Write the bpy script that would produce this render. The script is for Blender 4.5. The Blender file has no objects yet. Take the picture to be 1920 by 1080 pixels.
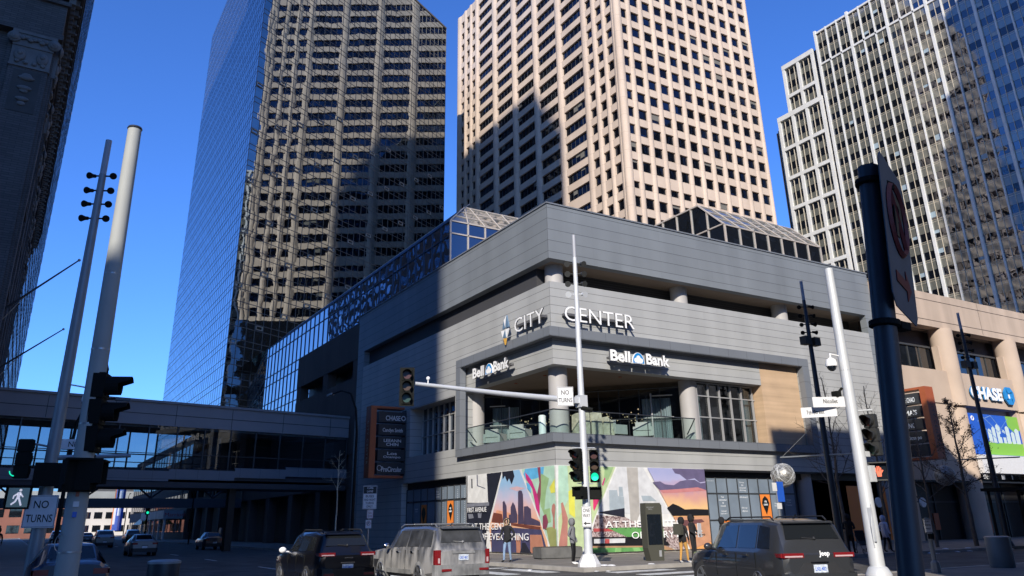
import bpy, bmesh, math, random
from mathutils import Vector, Matrix, noise
R = math.radians
random.seed(7)
scene = bpy.context.scene
COL = scene.collection

# ------------------------------------------------------------------ helpers
class MB:
    """collects shapes into one mesh"""
    def __init__(s):
        s.v = []; s.f = []; s.m = []; s.M = None
    def add(s, vs, fs, m=0):
        b = len(s.v)
        if s.M is not None:
            vs = [s.M @ Vector(p) for p in vs]
        s.v += [tuple(p) for p in vs]
        for f in fs:
            s.f.append(tuple(b + i for i in f)); s.m.append(m)
        return s
    def box(s, x0, x1, y0, y1, z0, z1, m=0):
        if x0 > x1: x0, x1 = x1, x0
        if y0 > y1: y0, y1 = y1, y0
        if z0 > z1: z0, z1 = z1, z0
        v = [(x0,y0,z0),(x1,y0,z0),(x1,y1,z0),(x0,y1,z0),(x0,y0,z1),(x1,y0,z1),(x1,y1,z1),(x0,y1,z1)]
        return s.add(v, [(0,3,2,1),(4,5,6,7),(0,1,5,4),(1,2,6,5),(2,3,7,6),(3,0,4,7)], m)
    def quad(s, a, b, c, d, m=0):
        return s.add([a,b,c,d], [(0,1,2,3)], m)
    def poly(s, pts, m=0):
        return s.add(pts, [tuple(range(len(pts)))], m)
    def prism(s, pts, h, m=0):
        """pts: list of 3D points (planar), h: extrusion vector"""
        n = len(pts); h = Vector(h)
        v = [Vector(p) for p in pts] + [Vector(p) + h for p in pts]
        f = [tuple(reversed(range(n))), tuple(range(n, 2*n))]
        f += [(i, (i+1) % n, n + (i+1) % n, n + i) for i in range(n)]
        return s.add(v, f, m)
    def tube(s, path, radii, n=10, m=0, caps=True):
        path = [Vector(p) for p in path]
        if not isinstance(radii, (list, tuple)): radii = [radii]*len(path)
        vs = []; fs = []
        prev = None
        for i, p in enumerate(path):
            if i == 0: d = path[1]-path[0]
            elif i == len(path)-1: d = path[-1]-path[-2]
            else: d = (path[i+1]-path[i]).normalized() + (path[i]-path[i-1]).normalized()
            if d.length < 1e-9: d = Vector((0,0,1))
            d.normalize()
            if prev is None:
                a = Vector((0,0,1)) if abs(d.z) < .9 else Vector((1,0,0))
                u = d.cross(a).normalized()
            else:
                u = (prev - d*prev.dot(d))
                if u.length < 1e-6: u = d.orthogonal()
                u.normalize()
            prev = u
            w = d.cross(u)
            for k in range(n):
                t = 2*math.pi*k/n
                vs.append(p + (u*math.cos(t) + w*math.sin(t))*radii[i])
        for i in range(len(path)-1):
            for k in range(n):
                a = i*n+k; b = i*n+(k+1) % n
                fs.append((a, b, b+n, a+n))
        if caps:
            fs.append(tuple(reversed(range(n)))); fs.append(tuple(range((len(path)-1)*n, len(path)*n)))
        return s.add(vs, fs, m)
    def cyl(s, p0, p1, r0, r1=None, n=16, m=0, caps=True):
        return s.tube([p0, p1], [r0, r0 if r1 is None else r1], n, m, caps)
    def lathe(s, prof, c=(0,0,0), n=24, m=0):
        vs = []; fs = []
        for r, z in prof:
            for k in range(n):
                t = 2*math.pi*k/n
                vs.append((c[0]+r*math.cos(t), c[1]+r*math.sin(t), c[2]+z))
        for i in range(len(prof)-1):
            for k in range(n):
                a = i*n+k; b = i*n+(k+1) % n
                fs.append((a, b, b+n, a+n))
        fs.append(tuple(reversed(range(n)))); fs.append(tuple(range((len(prof)-1)*n, len(prof)*n)))
        return s.add(vs, fs, m)
    def sphere(s, c, r, n=16, m=0, sc=(1,1,1)):
        k = n//2
        prof = [(max(1e-4, r*math.sin(math.pi*i/k)), -r*math.cos(math.pi*i/k)) for i in range(k+1)]
        vs = []; fs = []
        for pr, z in prof:
            for j in range(n):
                t = 2*math.pi*j/n
                vs.append((c[0]+sc[0]*pr*math.cos(t), c[1]+sc[1]*pr*math.sin(t), c[2]+sc[2]*z))
        for i in range(k):
            for j in range(n):
                a = i*n+j; b = i*n+(j+1) % n
                fs.append((a, b, b+n, a+n))
        return s.add(vs, fs, m)
    def mesh(s, me, mat4, m=0):
        b = len(s.v)
        s.v += [tuple(mat4 @ v.co) for v in me.vertices]
        for p in me.polygons:
            s.f.append(tuple(b+i for i in p.vertices)); s.m.append(m)
        return s
    def build(s, name, mats, parent=None, smooth=None, loc=None):
        me = bpy.data.meshes.new(name)
        me.from_pydata(s.v, [], s.f)
        if not isinstance(mats, (list, tuple)): mats = [mats]
        for mt in mats: me.materials.append(mt)
        if len(mats) > 1: me.polygons.foreach_set('material_index', s.m)
        if smooth:
            me.polygons.foreach_set('use_smooth', [True]*len(me.polygons))
            me.set_sharp_from_angle(angle=R(smooth))
        me.update()
        o = bpy.data.objects.new(name, me); COL.objects.link(o)
        if parent: o.parent = parent
        if loc: o.location = loc
        return o

def tag(o, label=None, cat=None, group=None, kind=None):
    if label: o['label'] = label
    if cat: o['category'] = cat
    if group: o['group'] = group
    if kind: o['kind'] = kind
    return o
def empty(name, loc, rz=0, label=None, cat=None, group=None):
    o = bpy.data.objects.new(name, None); COL.objects.link(o)
    o.location = loc; o.rotation_euler = (0,0,rz)
    o.empty_display_size = .2
    return tag(o, label, cat, group)
def copy_tree(o, parent=None):
    c = o.copy(); COL.objects.link(c)
    if parent: c.parent = parent
    for ch in [x for x in scene.objects if x.parent == o]:
        copy_tree(ch, c)
    return c
_tx = {}
def text_me(s, w=None, h=None, depth=.02, bold=0, shear=0, space=1.0):
    """text as a mesh in the XY plane, lower left at origin, fitted to w x h"""
    key = (s, w, h, depth, bold, shear, space)
    if key in _tx: return _tx[key]
    cu = bpy.data.curves.new('t', 'FONT'); cu.body = s; cu.extrude = .1; cu.offset = bold
    cu.resolution_u = 3; cu.shear = shear; cu.space_character = space; cu.space_line = .9
    cu.align_x = 'CENTER'
    ob = bpy.data.objects.new('t', cu); COL.objects.link(ob)
    dg = bpy.context.evaluated_depsgraph_get(); dg.update()
    me = bpy.data.meshes.new_from_object(ob.evaluated_get(dg), depsgraph=dg)
    bpy.data.objects.remove(ob); bpy.data.curves.remove(cu)
    xs = [v.co.x for v in me.vertices]; ys = [v.co.y for v in me.vertices]
    x0, x1, y0, y1 = min(xs), max(xs), min(ys), max(ys)
    sx = (w/(x1-x0)) if w else None; sy = (h/(y1-y0)) if h else None
    if sx is None: sx = sy
    if sy is None: sy = sx
    for v in me.vertices:
        v.co.x = (v.co.x-x0)*sx; v.co.y = (v.co.y-y0)*sy; v.co.z = (v.co.z/.1+1)/2*depth
    _tx[key] = me
    return me
def frame(o, u, n):
    """matrix: local x->u (right), local y->up, local z->n (towards viewer), at o"""
    u = Vector(u).normalized(); n = Vector(n).normalized(); up = n.cross(u)
    M = Matrix((( u.x, up.x, n.x, o[0]), (u.y, up.y, n.y, o[1]), (u.z, up.z, n.z, o[2]), (0,0,0,1)))
    return M

# ------------------------------------------------------------------ materials
def lin(c):
    return tuple(((x/12.92) if x <= .04045 else ((x+.055)/1.055)**2.4) for x in c)
def mat(name, col, rough=.6, metal=0., panel=None, nz=None, bump=None, brick=None, spec=.5, streak=None, emit=None, coat=0, ior=None, coord='Object'):
    m = bpy.data.materials.new(name); m.use_nodes = True
    nt = m.node_tree; N = nt.nodes; L = nt.links
    b = N['Principled BSDF']
    b.inputs['Base Color'].default_value = (*col, 1); b.inputs['Roughness'].default_value = rough
    b.inputs['Metallic'].default_value = metal; b.inputs['Specular IOR Level'].default_value = spec
    b.inputs['Coat Weight'].default_value = coat
    if ior: b.inputs['IOR'].default_value = ior
    if emit:
        b.inputs['Emission Color'].default_value = (*emit[0], 1); b.inputs['Emission Strength'].default_value = emit[1]
    cur = None
    tc = N.new('ShaderNodeTexCoord')
    def rgb(c):
        n = N.new('ShaderNodeRGB'); n.outputs[0].default_value = (*c, 1); return n.outputs[0]
    def mixc(fac, a, bb, mode='MIX'):
        n = N.new('ShaderNodeMix'); n.data_type = 'RGBA'; n.blend_type = mode
        if isinstance(fac, float): n.inputs[0].default_value = fac
        else: L.new(fac, n.inputs[0])
        L.new(a, n.inputs[6]); L.new(bb, n.inputs[7]); return n.outputs[2]
    cur = rgb(col)
    if nz:
        sc, amt = nz
        t = N.new('ShaderNodeTexNoise'); t.inputs['Scale'].default_value = sc; t.inputs['Detail'].default_value = 5
        L.new(tc.outputs[coord], t.inputs['Vector'])
        r = N.new('ShaderNodeMapRange'); r.inputs[1].default_value = .3; r.inputs[2].default_value = .7
        L.new(t.outputs[0], r.inputs[0])
        cur = mixc(r.outputs[0], rgb(tuple(min(1, c*(1-amt)) for c in col)), rgb(tuple(min(1, c*(1+amt)) for c in col)))
    if streak:
        # vertical weathering streaks: noise stretched along z
        sc, amt, sz = streak
        mp = N.new('ShaderNodeMapping'); mp.inputs['Scale'].default_value = (sc, sc, sc*sz)
        L.new(tc.outputs[coord], mp.inputs[0])
        t = N.new('ShaderNodeTexNoise'); t.inputs['Scale'].default_value = 1; t.inputs['Detail'].default_value = 4
        L.new(mp.outputs[0], t.inputs['Vector'])
        r = N.new('ShaderNodeMapRange'); r.inputs[1].default_value = .35; r.inputs[2].default_value = .7
        r.inputs[3].default_value = 1; r.inputs[4].default_value = 1-amt
        L.new(t.outputs[0], r.inputs[0])
        cc = N.new('ShaderNodeCombineColor')
        for i in range(3): L.new(r.outputs[0], cc.inputs[i])
        cur = mixc(1.0, cur, cc.outputs[0], 'MULTIPLY')
    if brick:
        w, h, mo, dk, off = brick[:5]
        sx = N.new('ShaderNodeSeparateXYZ'); L.new(tc.outputs[coord], sx.inputs[0])
        ad = N.new('ShaderNodeMath'); L.new(sx.outputs[0], ad.inputs[0]); L.new(sx.outputs[1], ad.inputs[1])
        cb = N.new('ShaderNodeCombineXYZ'); L.new(ad.outputs[0], cb.inputs[0])
        zz = N.new('ShaderNodeMath'); zz.inputs[1].default_value = brick[5] if len(brick) > 5 else 0.
        L.new(sx.outputs[2], zz.inputs[0]); L.new(zz.outputs[0], cb.inputs[1])
        br = N.new('ShaderNodeTexBrick'); br.offset = off; br.squash = 1
        br.inputs['Scale'].default_value = 1; br.inputs['Brick Width'].default_value = w; br.inputs['Row Height'].default_value = h
        br.inputs['Mortar Size'].default_value = mo; br.inputs['Mortar Smooth'].default_value = .1; br.inputs['Bias'].default_value = 0
        var = brick[6] if len(brick) > 6 else .04
        br.inputs['Color1'].default_value = (1,1,1,1); br.inputs['Color2'].default_value = (1-var,1-var,1-var,1)
        br.inputs['Mortar'].default_value = (dk,dk,dk,1)
        L.new(cb.outputs[0], br.inputs['Vector'])
        cur = mixc(1.0, cur, br.outputs['Color'], 'MULTIPLY')
    if panel:
        w, h, z0, var, mort = panel
        sx = N.new('ShaderNodeSeparateXYZ'); L.new(tc.outputs[coord], sx.inputs[0])
        ad = N.new('ShaderNodeMath'); L.new(sx.outputs[0], ad.inputs[0]); L.new(sx.outputs[1], ad.inputs[1])
        cb = N.new('ShaderNodeCombineXYZ'); L.new(ad.outputs[0], cb.inputs[0])
        zz = N.new('ShaderNodeMath'); zz.inputs[1].default_value = z0; L.new(sx.outputs[2], zz.inputs[0]); L.new(zz.outputs[0], cb.inputs[1])
        br = N.new('ShaderNodeTexBrick'); br.offset = .37
        br.inputs['Scale'].default_value = 1; br.inputs['Brick Width'].default_value = w; br.inputs['Row Height'].default_value = h
        br.inputs['Mortar Size'].default_value = .006; br.inputs['Mortar Smooth'].default_value = .2
        br.inputs['Color1'].default_value = (1,1,1,1); br.inputs['Color2'].default_value = (1-var,)*3+(1,); br.inputs['Mortar'].default_value = (mort,)*3+(1,)
        L.new(cb.outputs[0], br.inputs['Vector']); cur = mixc(1.0, cur, br.outputs['Color'], 'MULTIPLY')
    L.new(cur, b.inputs['Base Color'])
    if bump:
        sc, st, dist = bump
        t = N.new('ShaderNodeTexNoise'); t.inputs['Scale'].default_value = sc; t.inputs['Detail'].default_value = 4
        L.new(tc.outputs[coord], t.inputs['Vector'])
        bp = N.new('ShaderNodeBump'); bp.inputs['Strength'].default_value = st; bp.inputs['Distance'].default_value = dist
        L.new(t.outputs[0], bp.inputs['Height']); L.new(bp.outputs[0], b.inputs['Normal'])
    return m
def glass_thin(name, tint=(.85,.95,.93), gloss=.12, rough=.01, opac=0.):
    m = bpy.data.materials.new(name); m.use_nodes = True
    nt = m.node_tree; N = nt.nodes; L = nt.links; N.clear()
    out = N.new('ShaderNodeOutputMaterial'); t = N.new('ShaderNodeBsdfTransparent'); t.inputs[0].default_value = (*tint,1)
    g = N.new('ShaderNodeBsdfGlossy'); g.inputs['Roughness'].default_value = rough
    fr = N.new('ShaderNodeLayerWeight'); fr.inputs[0].default_value = .5
    pw = N.new('ShaderNodeMath'); pw.operation = 'POWER'; pw.inputs[1].default_value = 3.5; L.new(fr.outputs['Facing'], pw.inputs[0])
    ad = N.new('ShaderNodeMath'); ad.operation = 'MULTIPLY_ADD'; ad.inputs[1].default_value = .55; ad.inputs[2].default_value = .03+gloss*.25
    L.new(pw.outputs[0], ad.inputs[0])
    mx = N.new('ShaderNodeMixShader'); L.new(ad.outputs[0], mx.inputs[0]); L.new(t.outputs[0], mx.inputs[1]); L.new(g.outputs[0], mx.inputs[2])
    L.new(mx.outputs[0], out.inputs[0])
    return m
def mirror_glass(name, col, panes, wav, rough=.015, dark=(.01,.012,.015), refl=.6, vary=.06):
    """reflective curtain-wall glass: panes of size (w,h) each tilted a hair, plus rolling waviness"""
    m = bpy.data.materials.new(name); m.use_nodes = True
    nt = m.node_tree; N = nt.nodes; L = nt.links; b = N['Principled BSDF']
    b.inputs['Base Color'].default_value = (*col,1); b.inputs['Metallic'].default_value = 1; b.inputs['Roughness'].default_value = rough
    tc = N.new('ShaderNodeTexCoord'); geo = N.new('ShaderNodeNewGeometry')
    t = N.new('ShaderNodeTexNoise'); t.inputs['Scale'].default_value = wav[0]; t.inputs['Detail'].default_value = 2
    L.new(tc.outputs['Object'], t.inputs['Vector'])
    sub = N.new('ShaderNodeVectorMath'); sub.operation = 'SUBTRACT'; sub.inputs[1].default_value = (.5,.5,.5)
    L.new(t.outputs['Color'], sub.inputs[0])
    sc = N.new('ShaderNodeVectorMath'); sc.operation = 'SCALE'; sc.inputs['Scale'].default_value = wav[1]
    L.new(sub.outputs[0], sc.inputs[0])
    # per pane tilt
    sx = N.new('ShaderNodeSeparateXYZ'); L.new(tc.outputs['Object'], sx.inputs[0])
    ad = N.new('ShaderNodeMath'); L.new(sx.outputs[0], ad.inputs[0]); L.new(sx.outputs[1], ad.inputs[1])
    cb = N.new('ShaderNodeCombineXYZ')
    for src, w, k in ((ad.outputs[0], panes[0], 0), (sx.outputs[2], panes[1], 1)):
        dv = N.new('ShaderNodeMath'); dv.operation = 'DIVIDE'; dv.inputs[1].default_value = w; L.new(src, dv.inputs[0])
        fl = N.new('ShaderNodeMath'); fl.operation = 'FLOOR'; L.new(dv.outputs[0], fl.inputs[0]); L.new(fl.outputs[0], cb.inputs[k])
    wn = N.new('ShaderNodeTexWhiteNoise'); L.new(cb.outputs[0], wn.inputs[0])
    s2 = N.new('ShaderNodeVectorMath'); s2.operation = 'SUBTRACT'; s2.inputs[1].default_value = (.5,.5,.5); L.new(wn.outputs['Color'], s2.inputs[0])
    k2 = N.new('ShaderNodeVectorMath'); k2.operation = 'SCALE'; k2.inputs['Scale'].default_value = panes[2]; L.new(s2.outputs[0], k2.inputs[0])
    a1 = N.new('ShaderNodeVectorMath'); L.new(geo.outputs['Normal'], a1.inputs[0]); L.new(sc.outputs[0], a1.inputs[1])
    a2 = N.new('ShaderNodeVectorMath'); L.new(a1.outputs[0], a2.inputs[0]); L.new(k2.outputs[0], a2.inputs[1])
    nn = N.new('ShaderNodeVectorMath'); nn.operation = 'NORMALIZE'; L.new(a2.outputs[0], nn.inputs[0])
    L.new(nn.outputs[0], b.inputs['Normal'])
    dk = N.new('ShaderNodeBsdfDiffuse'); dk.inputs[0].default_value = (*dark,1)
    mx = N.new('ShaderNodeMixShader')
    vr = N.new('ShaderNodeMapRange'); vr.inputs[3].default_value = refl*(1-vary); vr.inputs[4].default_value = min(1, refl*(1+vary)); L.new(wn.outputs['Value'], vr.inputs[0]); L.new(vr.outputs[0], mx.inputs[0])
    L.new(dk.outputs[0], mx.inputs[1]); L.new(b.outputs[0], mx.inputs[2])
    L.new(mx.outputs[0], N['Material Output'].inputs[0])
    return m

M = {}
M['asphalt'] = mat('asphalt', (.085,.080,.072), .9, nz=(.9,.4), streak=(.6,.3,1.), bump=(30,.5,.01))
M['pave'] = mat('paving', (.20,.18,.155), .85, nz=(1.2,.18), brick=(1.5,1.5,.015,.7,0.), bump=(20,.3,.01))
M['kerb'] = mat('kerb_concrete', (.33,.31,.28), .85, nz=(2,.2))
M['ground'] = mat('ground_far', (.14,.135,.13), .95, nz=(.05,.3))
M['line'] = mat('road_paint', (.6,.6,.57), .7, nz=(3,.35))
M['snow'] = mat('dirty_snow', (.6,.6,.6), .9, nz=(4,.4), bump=(12,.8,.05))
M['clad'] = mat('light_grey_cladding', (.415,.42,.41), .55, panel=(3.1,.47,.05,.05,.84), brick=(400,.47,.013,.34,0,0.05,.0), nz=(.35,.06), streak=(.8,.13,.08))
M['clad2'] = mat('mid_grey_cladding', (.21,.23,.245), .5, panel=(3.1,.645,.44,.06,.80), brick=(400,.645,.015,.42,0,.44,.0), nz=(.35,.07), streak=(.7,.14,.06))
M['framec'] = mat('slate_frame', (.17,.185,.205), .5, brick=(1.55,1.0,.012,.5,0.,.1,.04), nz=(.5,.05))
M['col'] = mat('column_paint', (.40,.385,.37), .6, nz=(.8,.06))
M['soffit'] = mat('brown_soffit', (.22,.17,.13), .7, nz=(.6,.08))
M['wood'] = mat('timber_panel', (.58,.41,.26), .6, nz=(1.0,.06), streak=(.15,.22,25.))
M['nearsign'] = mat('shaded_sign_sheet', (.10,.11,.125), .6, nz=(9,.1)); M['nearred'] = mat('shaded_sign_red', (.16,.02,.02), .6)  # the shade on the near sign is put into these darker colours
M['black'] = mat('black_metal', (.012,.012,.013), .5)
M['louvre'] = mat('dark_louvre', (.02,.02,.022), .7)
M['mull'] = mat('pale_mullion', (.42,.42,.42), .4, metal=.3)
M['mulld'] = mat('dark_mullion', (.06,.065,.07), .45, metal=.3)
M['win'] = mat('dark_window_glass', (.008,.010,.013), .03, spec=.8, ior=1.6, nz=(.4,.3))
M['winwavy'] = mirror_glass('podium_window_glass', (.5,.58,.68), (1.5,2.4,.012), (.6,.03), refl=.30)
M['curtain'] = mat('pale_curtain', (.50,.58,.58), .8, streak=(5.,.45,.01))
M['rail'] = glass_thin('balustrade_glass', (.72,.84,.82), .25)
M['bridgeglass'] = glass_thin('skyway_glass', (.52,.58,.62), .25)
M['intglass'] = glass_thin('interior_glass', (.62,.66,.68), .2)
M['pink'] = mat('pink_precast', (.60,.475,.37), .85, nz=(.12,.10), streak=(.35,.10,.10), brick=(400,4.22,.035,.72,0.,.8,.0), bump=(3,.15,.02))
M['pinkwin'] = mirror_glass('tower_window_glass', (.17,.20,.26), (2.1,4.22,.01), (.5,.01), refl=.30, dark=(.004,.005,.008), vary=.7)
M['tan'] = mat('tan_precast', (.52,.405,.31), .85, nz=(.25,.08), streak=(.9,.20,.10), bump=(5,.2,.02))
M['tan2'] = mat('tan_precast_plain', (.50,.39,.30), .85, nz=(.4,.10))
M['brown'] = mat('brown_concrete', (.10,.075,.065), .85, nz=(.3,.12), streak=(.8,.15,.1), brick=(5.2,50,.03,.6,0.,0,.05))
M['mirror'] = mirror_glass('mirror_curtain_wall', (.40,.455,.475), (1.92,1.1,.0035), (.22,.014), refl=.86, dark=(.01,.013,.02))
M['mirrorblue'] = mirror_glass('sky_curtain_wall', (.62,.68,.75), (1.92,1.1,.003), (.22,.008), refl=.85, dark=(.01,.013,.02))
M['atrium'] = mirror_glass('atrium_glazing', (.80,.84,.90), (1.55,2.2,.012), (.5,.03), refl=.7, dark=(.01,.014,.02))
M['atriumroof'] = mirror_glass('atrium_roof_glazing', (.55,.55,.53), (1.5,1.5,.01), (.5,.02), refl=.55, dark=(.16,.16,.15))
M['bronze'] = mat('bronze_mullion', (.13,.125,.115), .5, metal=.2)
M['bronzedark'] = mat('dark_bronze_mullion', (.05,.07,.12), .5)
M['champ'] = mat('champagne_frame', (.50,.44,.37), .45, metal=.2)
M['white'] = mat('white_precast', (.66,.65,.62), .7, nz=(.5,.06), brick=(400,2.0,.02,.75,0.,0,0.))
M['cream'] = mat('cream_fin', (.60,.52,.40), .6)
M['spandrel'] = mirror_glass('pebbled_spandrel', (.50,.52,.50), (1.55,4.0,.012), (.6,.02), refl=.42, dark=(.19,.19,.16), rough=.06)
M['rwin'] = mirror_glass('office_window_glass', (.34,.37,.42), (1.55,4.0,.03), (.5,.05), refl=.45, dark=(.006,.007,.008), vary=.5)
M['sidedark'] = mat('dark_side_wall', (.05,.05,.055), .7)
M['brick'] = mat('old_stone_brick', (.115,.105,.10), .9, brick=(.5,.105,.012,.5,.5,0,.25), nz=(.5,.15))
M['stone'] = mat('carved_stone', (.16,.15,.14), .85, nz=(1.5,.2), bump=(3,.4,.05))
M['stonedk'] = mat('dark_stone', (.07,.065,.06), .85, nz=(1.5,.2))
M['galv'] = mat('pale_pole_paint', (.58,.60,.62), .45, metal=.15, nz=(1.5,.07))
M['nearpole'] = mat('off_white_pole_paint', (.36,.37,.345), .7, nz=(1.5,.06))
M['polegrey'] = mat('grey_pole_paint', (.26,.28,.29), .45, metal=.2, nz=(1.5,.07))
M['poledark'] = mat('charcoal_pole_paint', (.045,.05,.06), .45, metal=.1)
M['poletip'] = mat('frosted_pole_tip', (.36,.37,.40), .5)
M['sigblack'] = mat('signal_black', (.010,.011,.010), .75, spec=.12)
M['siggrey'] = mat('signal_dark_grey', (.03,.031,.03), .6)
M['lensred'] = mat('unlit_red_lens', (.045,.006,.005), .3)
M['lensamb'] = mat('unlit_amber_lens', (.045,.02,.006), .3)
M['lensgrn'] = mat('unlit_green_lens', (.006,.04,.028), .3)
M['lensgrnlit'] = mat('lit_green_lens', (.0,.4,.25), .3, emit=((.01,.75,.42), 1.1))
M['handred'] = mat('lit_hand', (.5,.1,.05), .3, emit=((1,.22,.12), .55))
M['walkwhite'] = mat('lit_walk', (.8,.8,.8), .3, emit=((.9,.88,1), .45))
M['signwhite'] = mat('sign_white', (.66,.66,.66), .5, nz=(6,.06))
M['signgrey'] = mat('sign_grey', (.30,.31,.32), .5)
M['signblack'] = mat('sign_black', (.01,.01,.01), .5)
M['signred'] = mat('sign_red', (.38,.03,.03), .5)
M['alu'] = mat('bare_aluminium', (.42,.43,.44), .4, metal=.7)
M['letter'] = mat('white_letter_face', (.88,.88,.87), .4)
M['letterside'] = mat('letter_return', (.10,.10,.105), .5)
M['bluelogo'] = mat('blue_logo', (.02,.24,.58), .4)
M['bluepanel'] = mat('blue_grey_facet', (.13,.21,.31), .4)
M['gold'] = mat('gold_facet', (.72,.40,.07), .4)
M['orange'] = mat('orange_steel', (.34,.085,.03), .5, nz=(2,.08))
M['orangelit'] = mat('orange_panel', (.82,.24,.04), .5)
M['charsign'] = mat('charcoal_sign_panel', (.028,.031,.036), .45)
M['panelblue'] = mat('storefront_blue_panel', (.19,.235,.285), .5, nz=(.8,.15))
M['paneltxt'] = mat('storefront_lettering', (.75,.78,.80), .5)
M['tyre'] = mat('tyre_rubber', (.022,.022,.023), .9)
M['rim'] = mat('alloy_rim', (.32,.33,.34), .3, metal=.8)
M['bark'] = mat('grey_bark', (.13,.105,.085), .9, nz=(6,.3), bump=(20,.5,.02))
M['twig'] = mat('twig_bark', (.07,.055,.045), .9)
M['birch'] = mat('pale_birch_bark', (.55,.50,.38), .8, nz=(8,.3))
M['leaf'] = mat('dry_brown_leaf', (.075,.045,.03), .8, nz=(3,.3))
M['skin'] = mat('skin', (.42,.26,.19), .6)
M['skindk'] = mat('dark_skin', (.13,.075,.05), .6)
M['hair'] = mat('dark_hair', (.02,.015,.012), .7)
M['steel'] = mat('dark_steel', (.05,.055,.065), .4, metal=.4)
M['screen'] = mat('dark_screen', (.01,.014,.02), .08, spec=.8)
M['cloth_grey'] = mat('grey_fleece', (.16,.165,.18), .9, nz=(5,.1))
M['cloth_black'] = mat('black_cloth', (.012,.012,.014), .9)
M['cloth_denim'] = mat('light_denim', (.20,.29,.42), .9, nz=(6,.2))
M['cloth_tan'] = mat('mustard_trousers', (.50,.27,.07), .9)
M['cloth_white'] = mat('pale_puffer', (.46,.48,.62), .8)
M['cloth_leather'] = mat('black_leather', (.012,.012,.013), .35)
M['cloth_fur'] = mat('fur_trim', (.35,.26,.17), 1.)
M['shoewhite'] = mat('white_shoe', (.7,.7,.7), .6)
M['bagolive'] = mat('olive_bag', (.06,.06,.045), .8)
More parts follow.
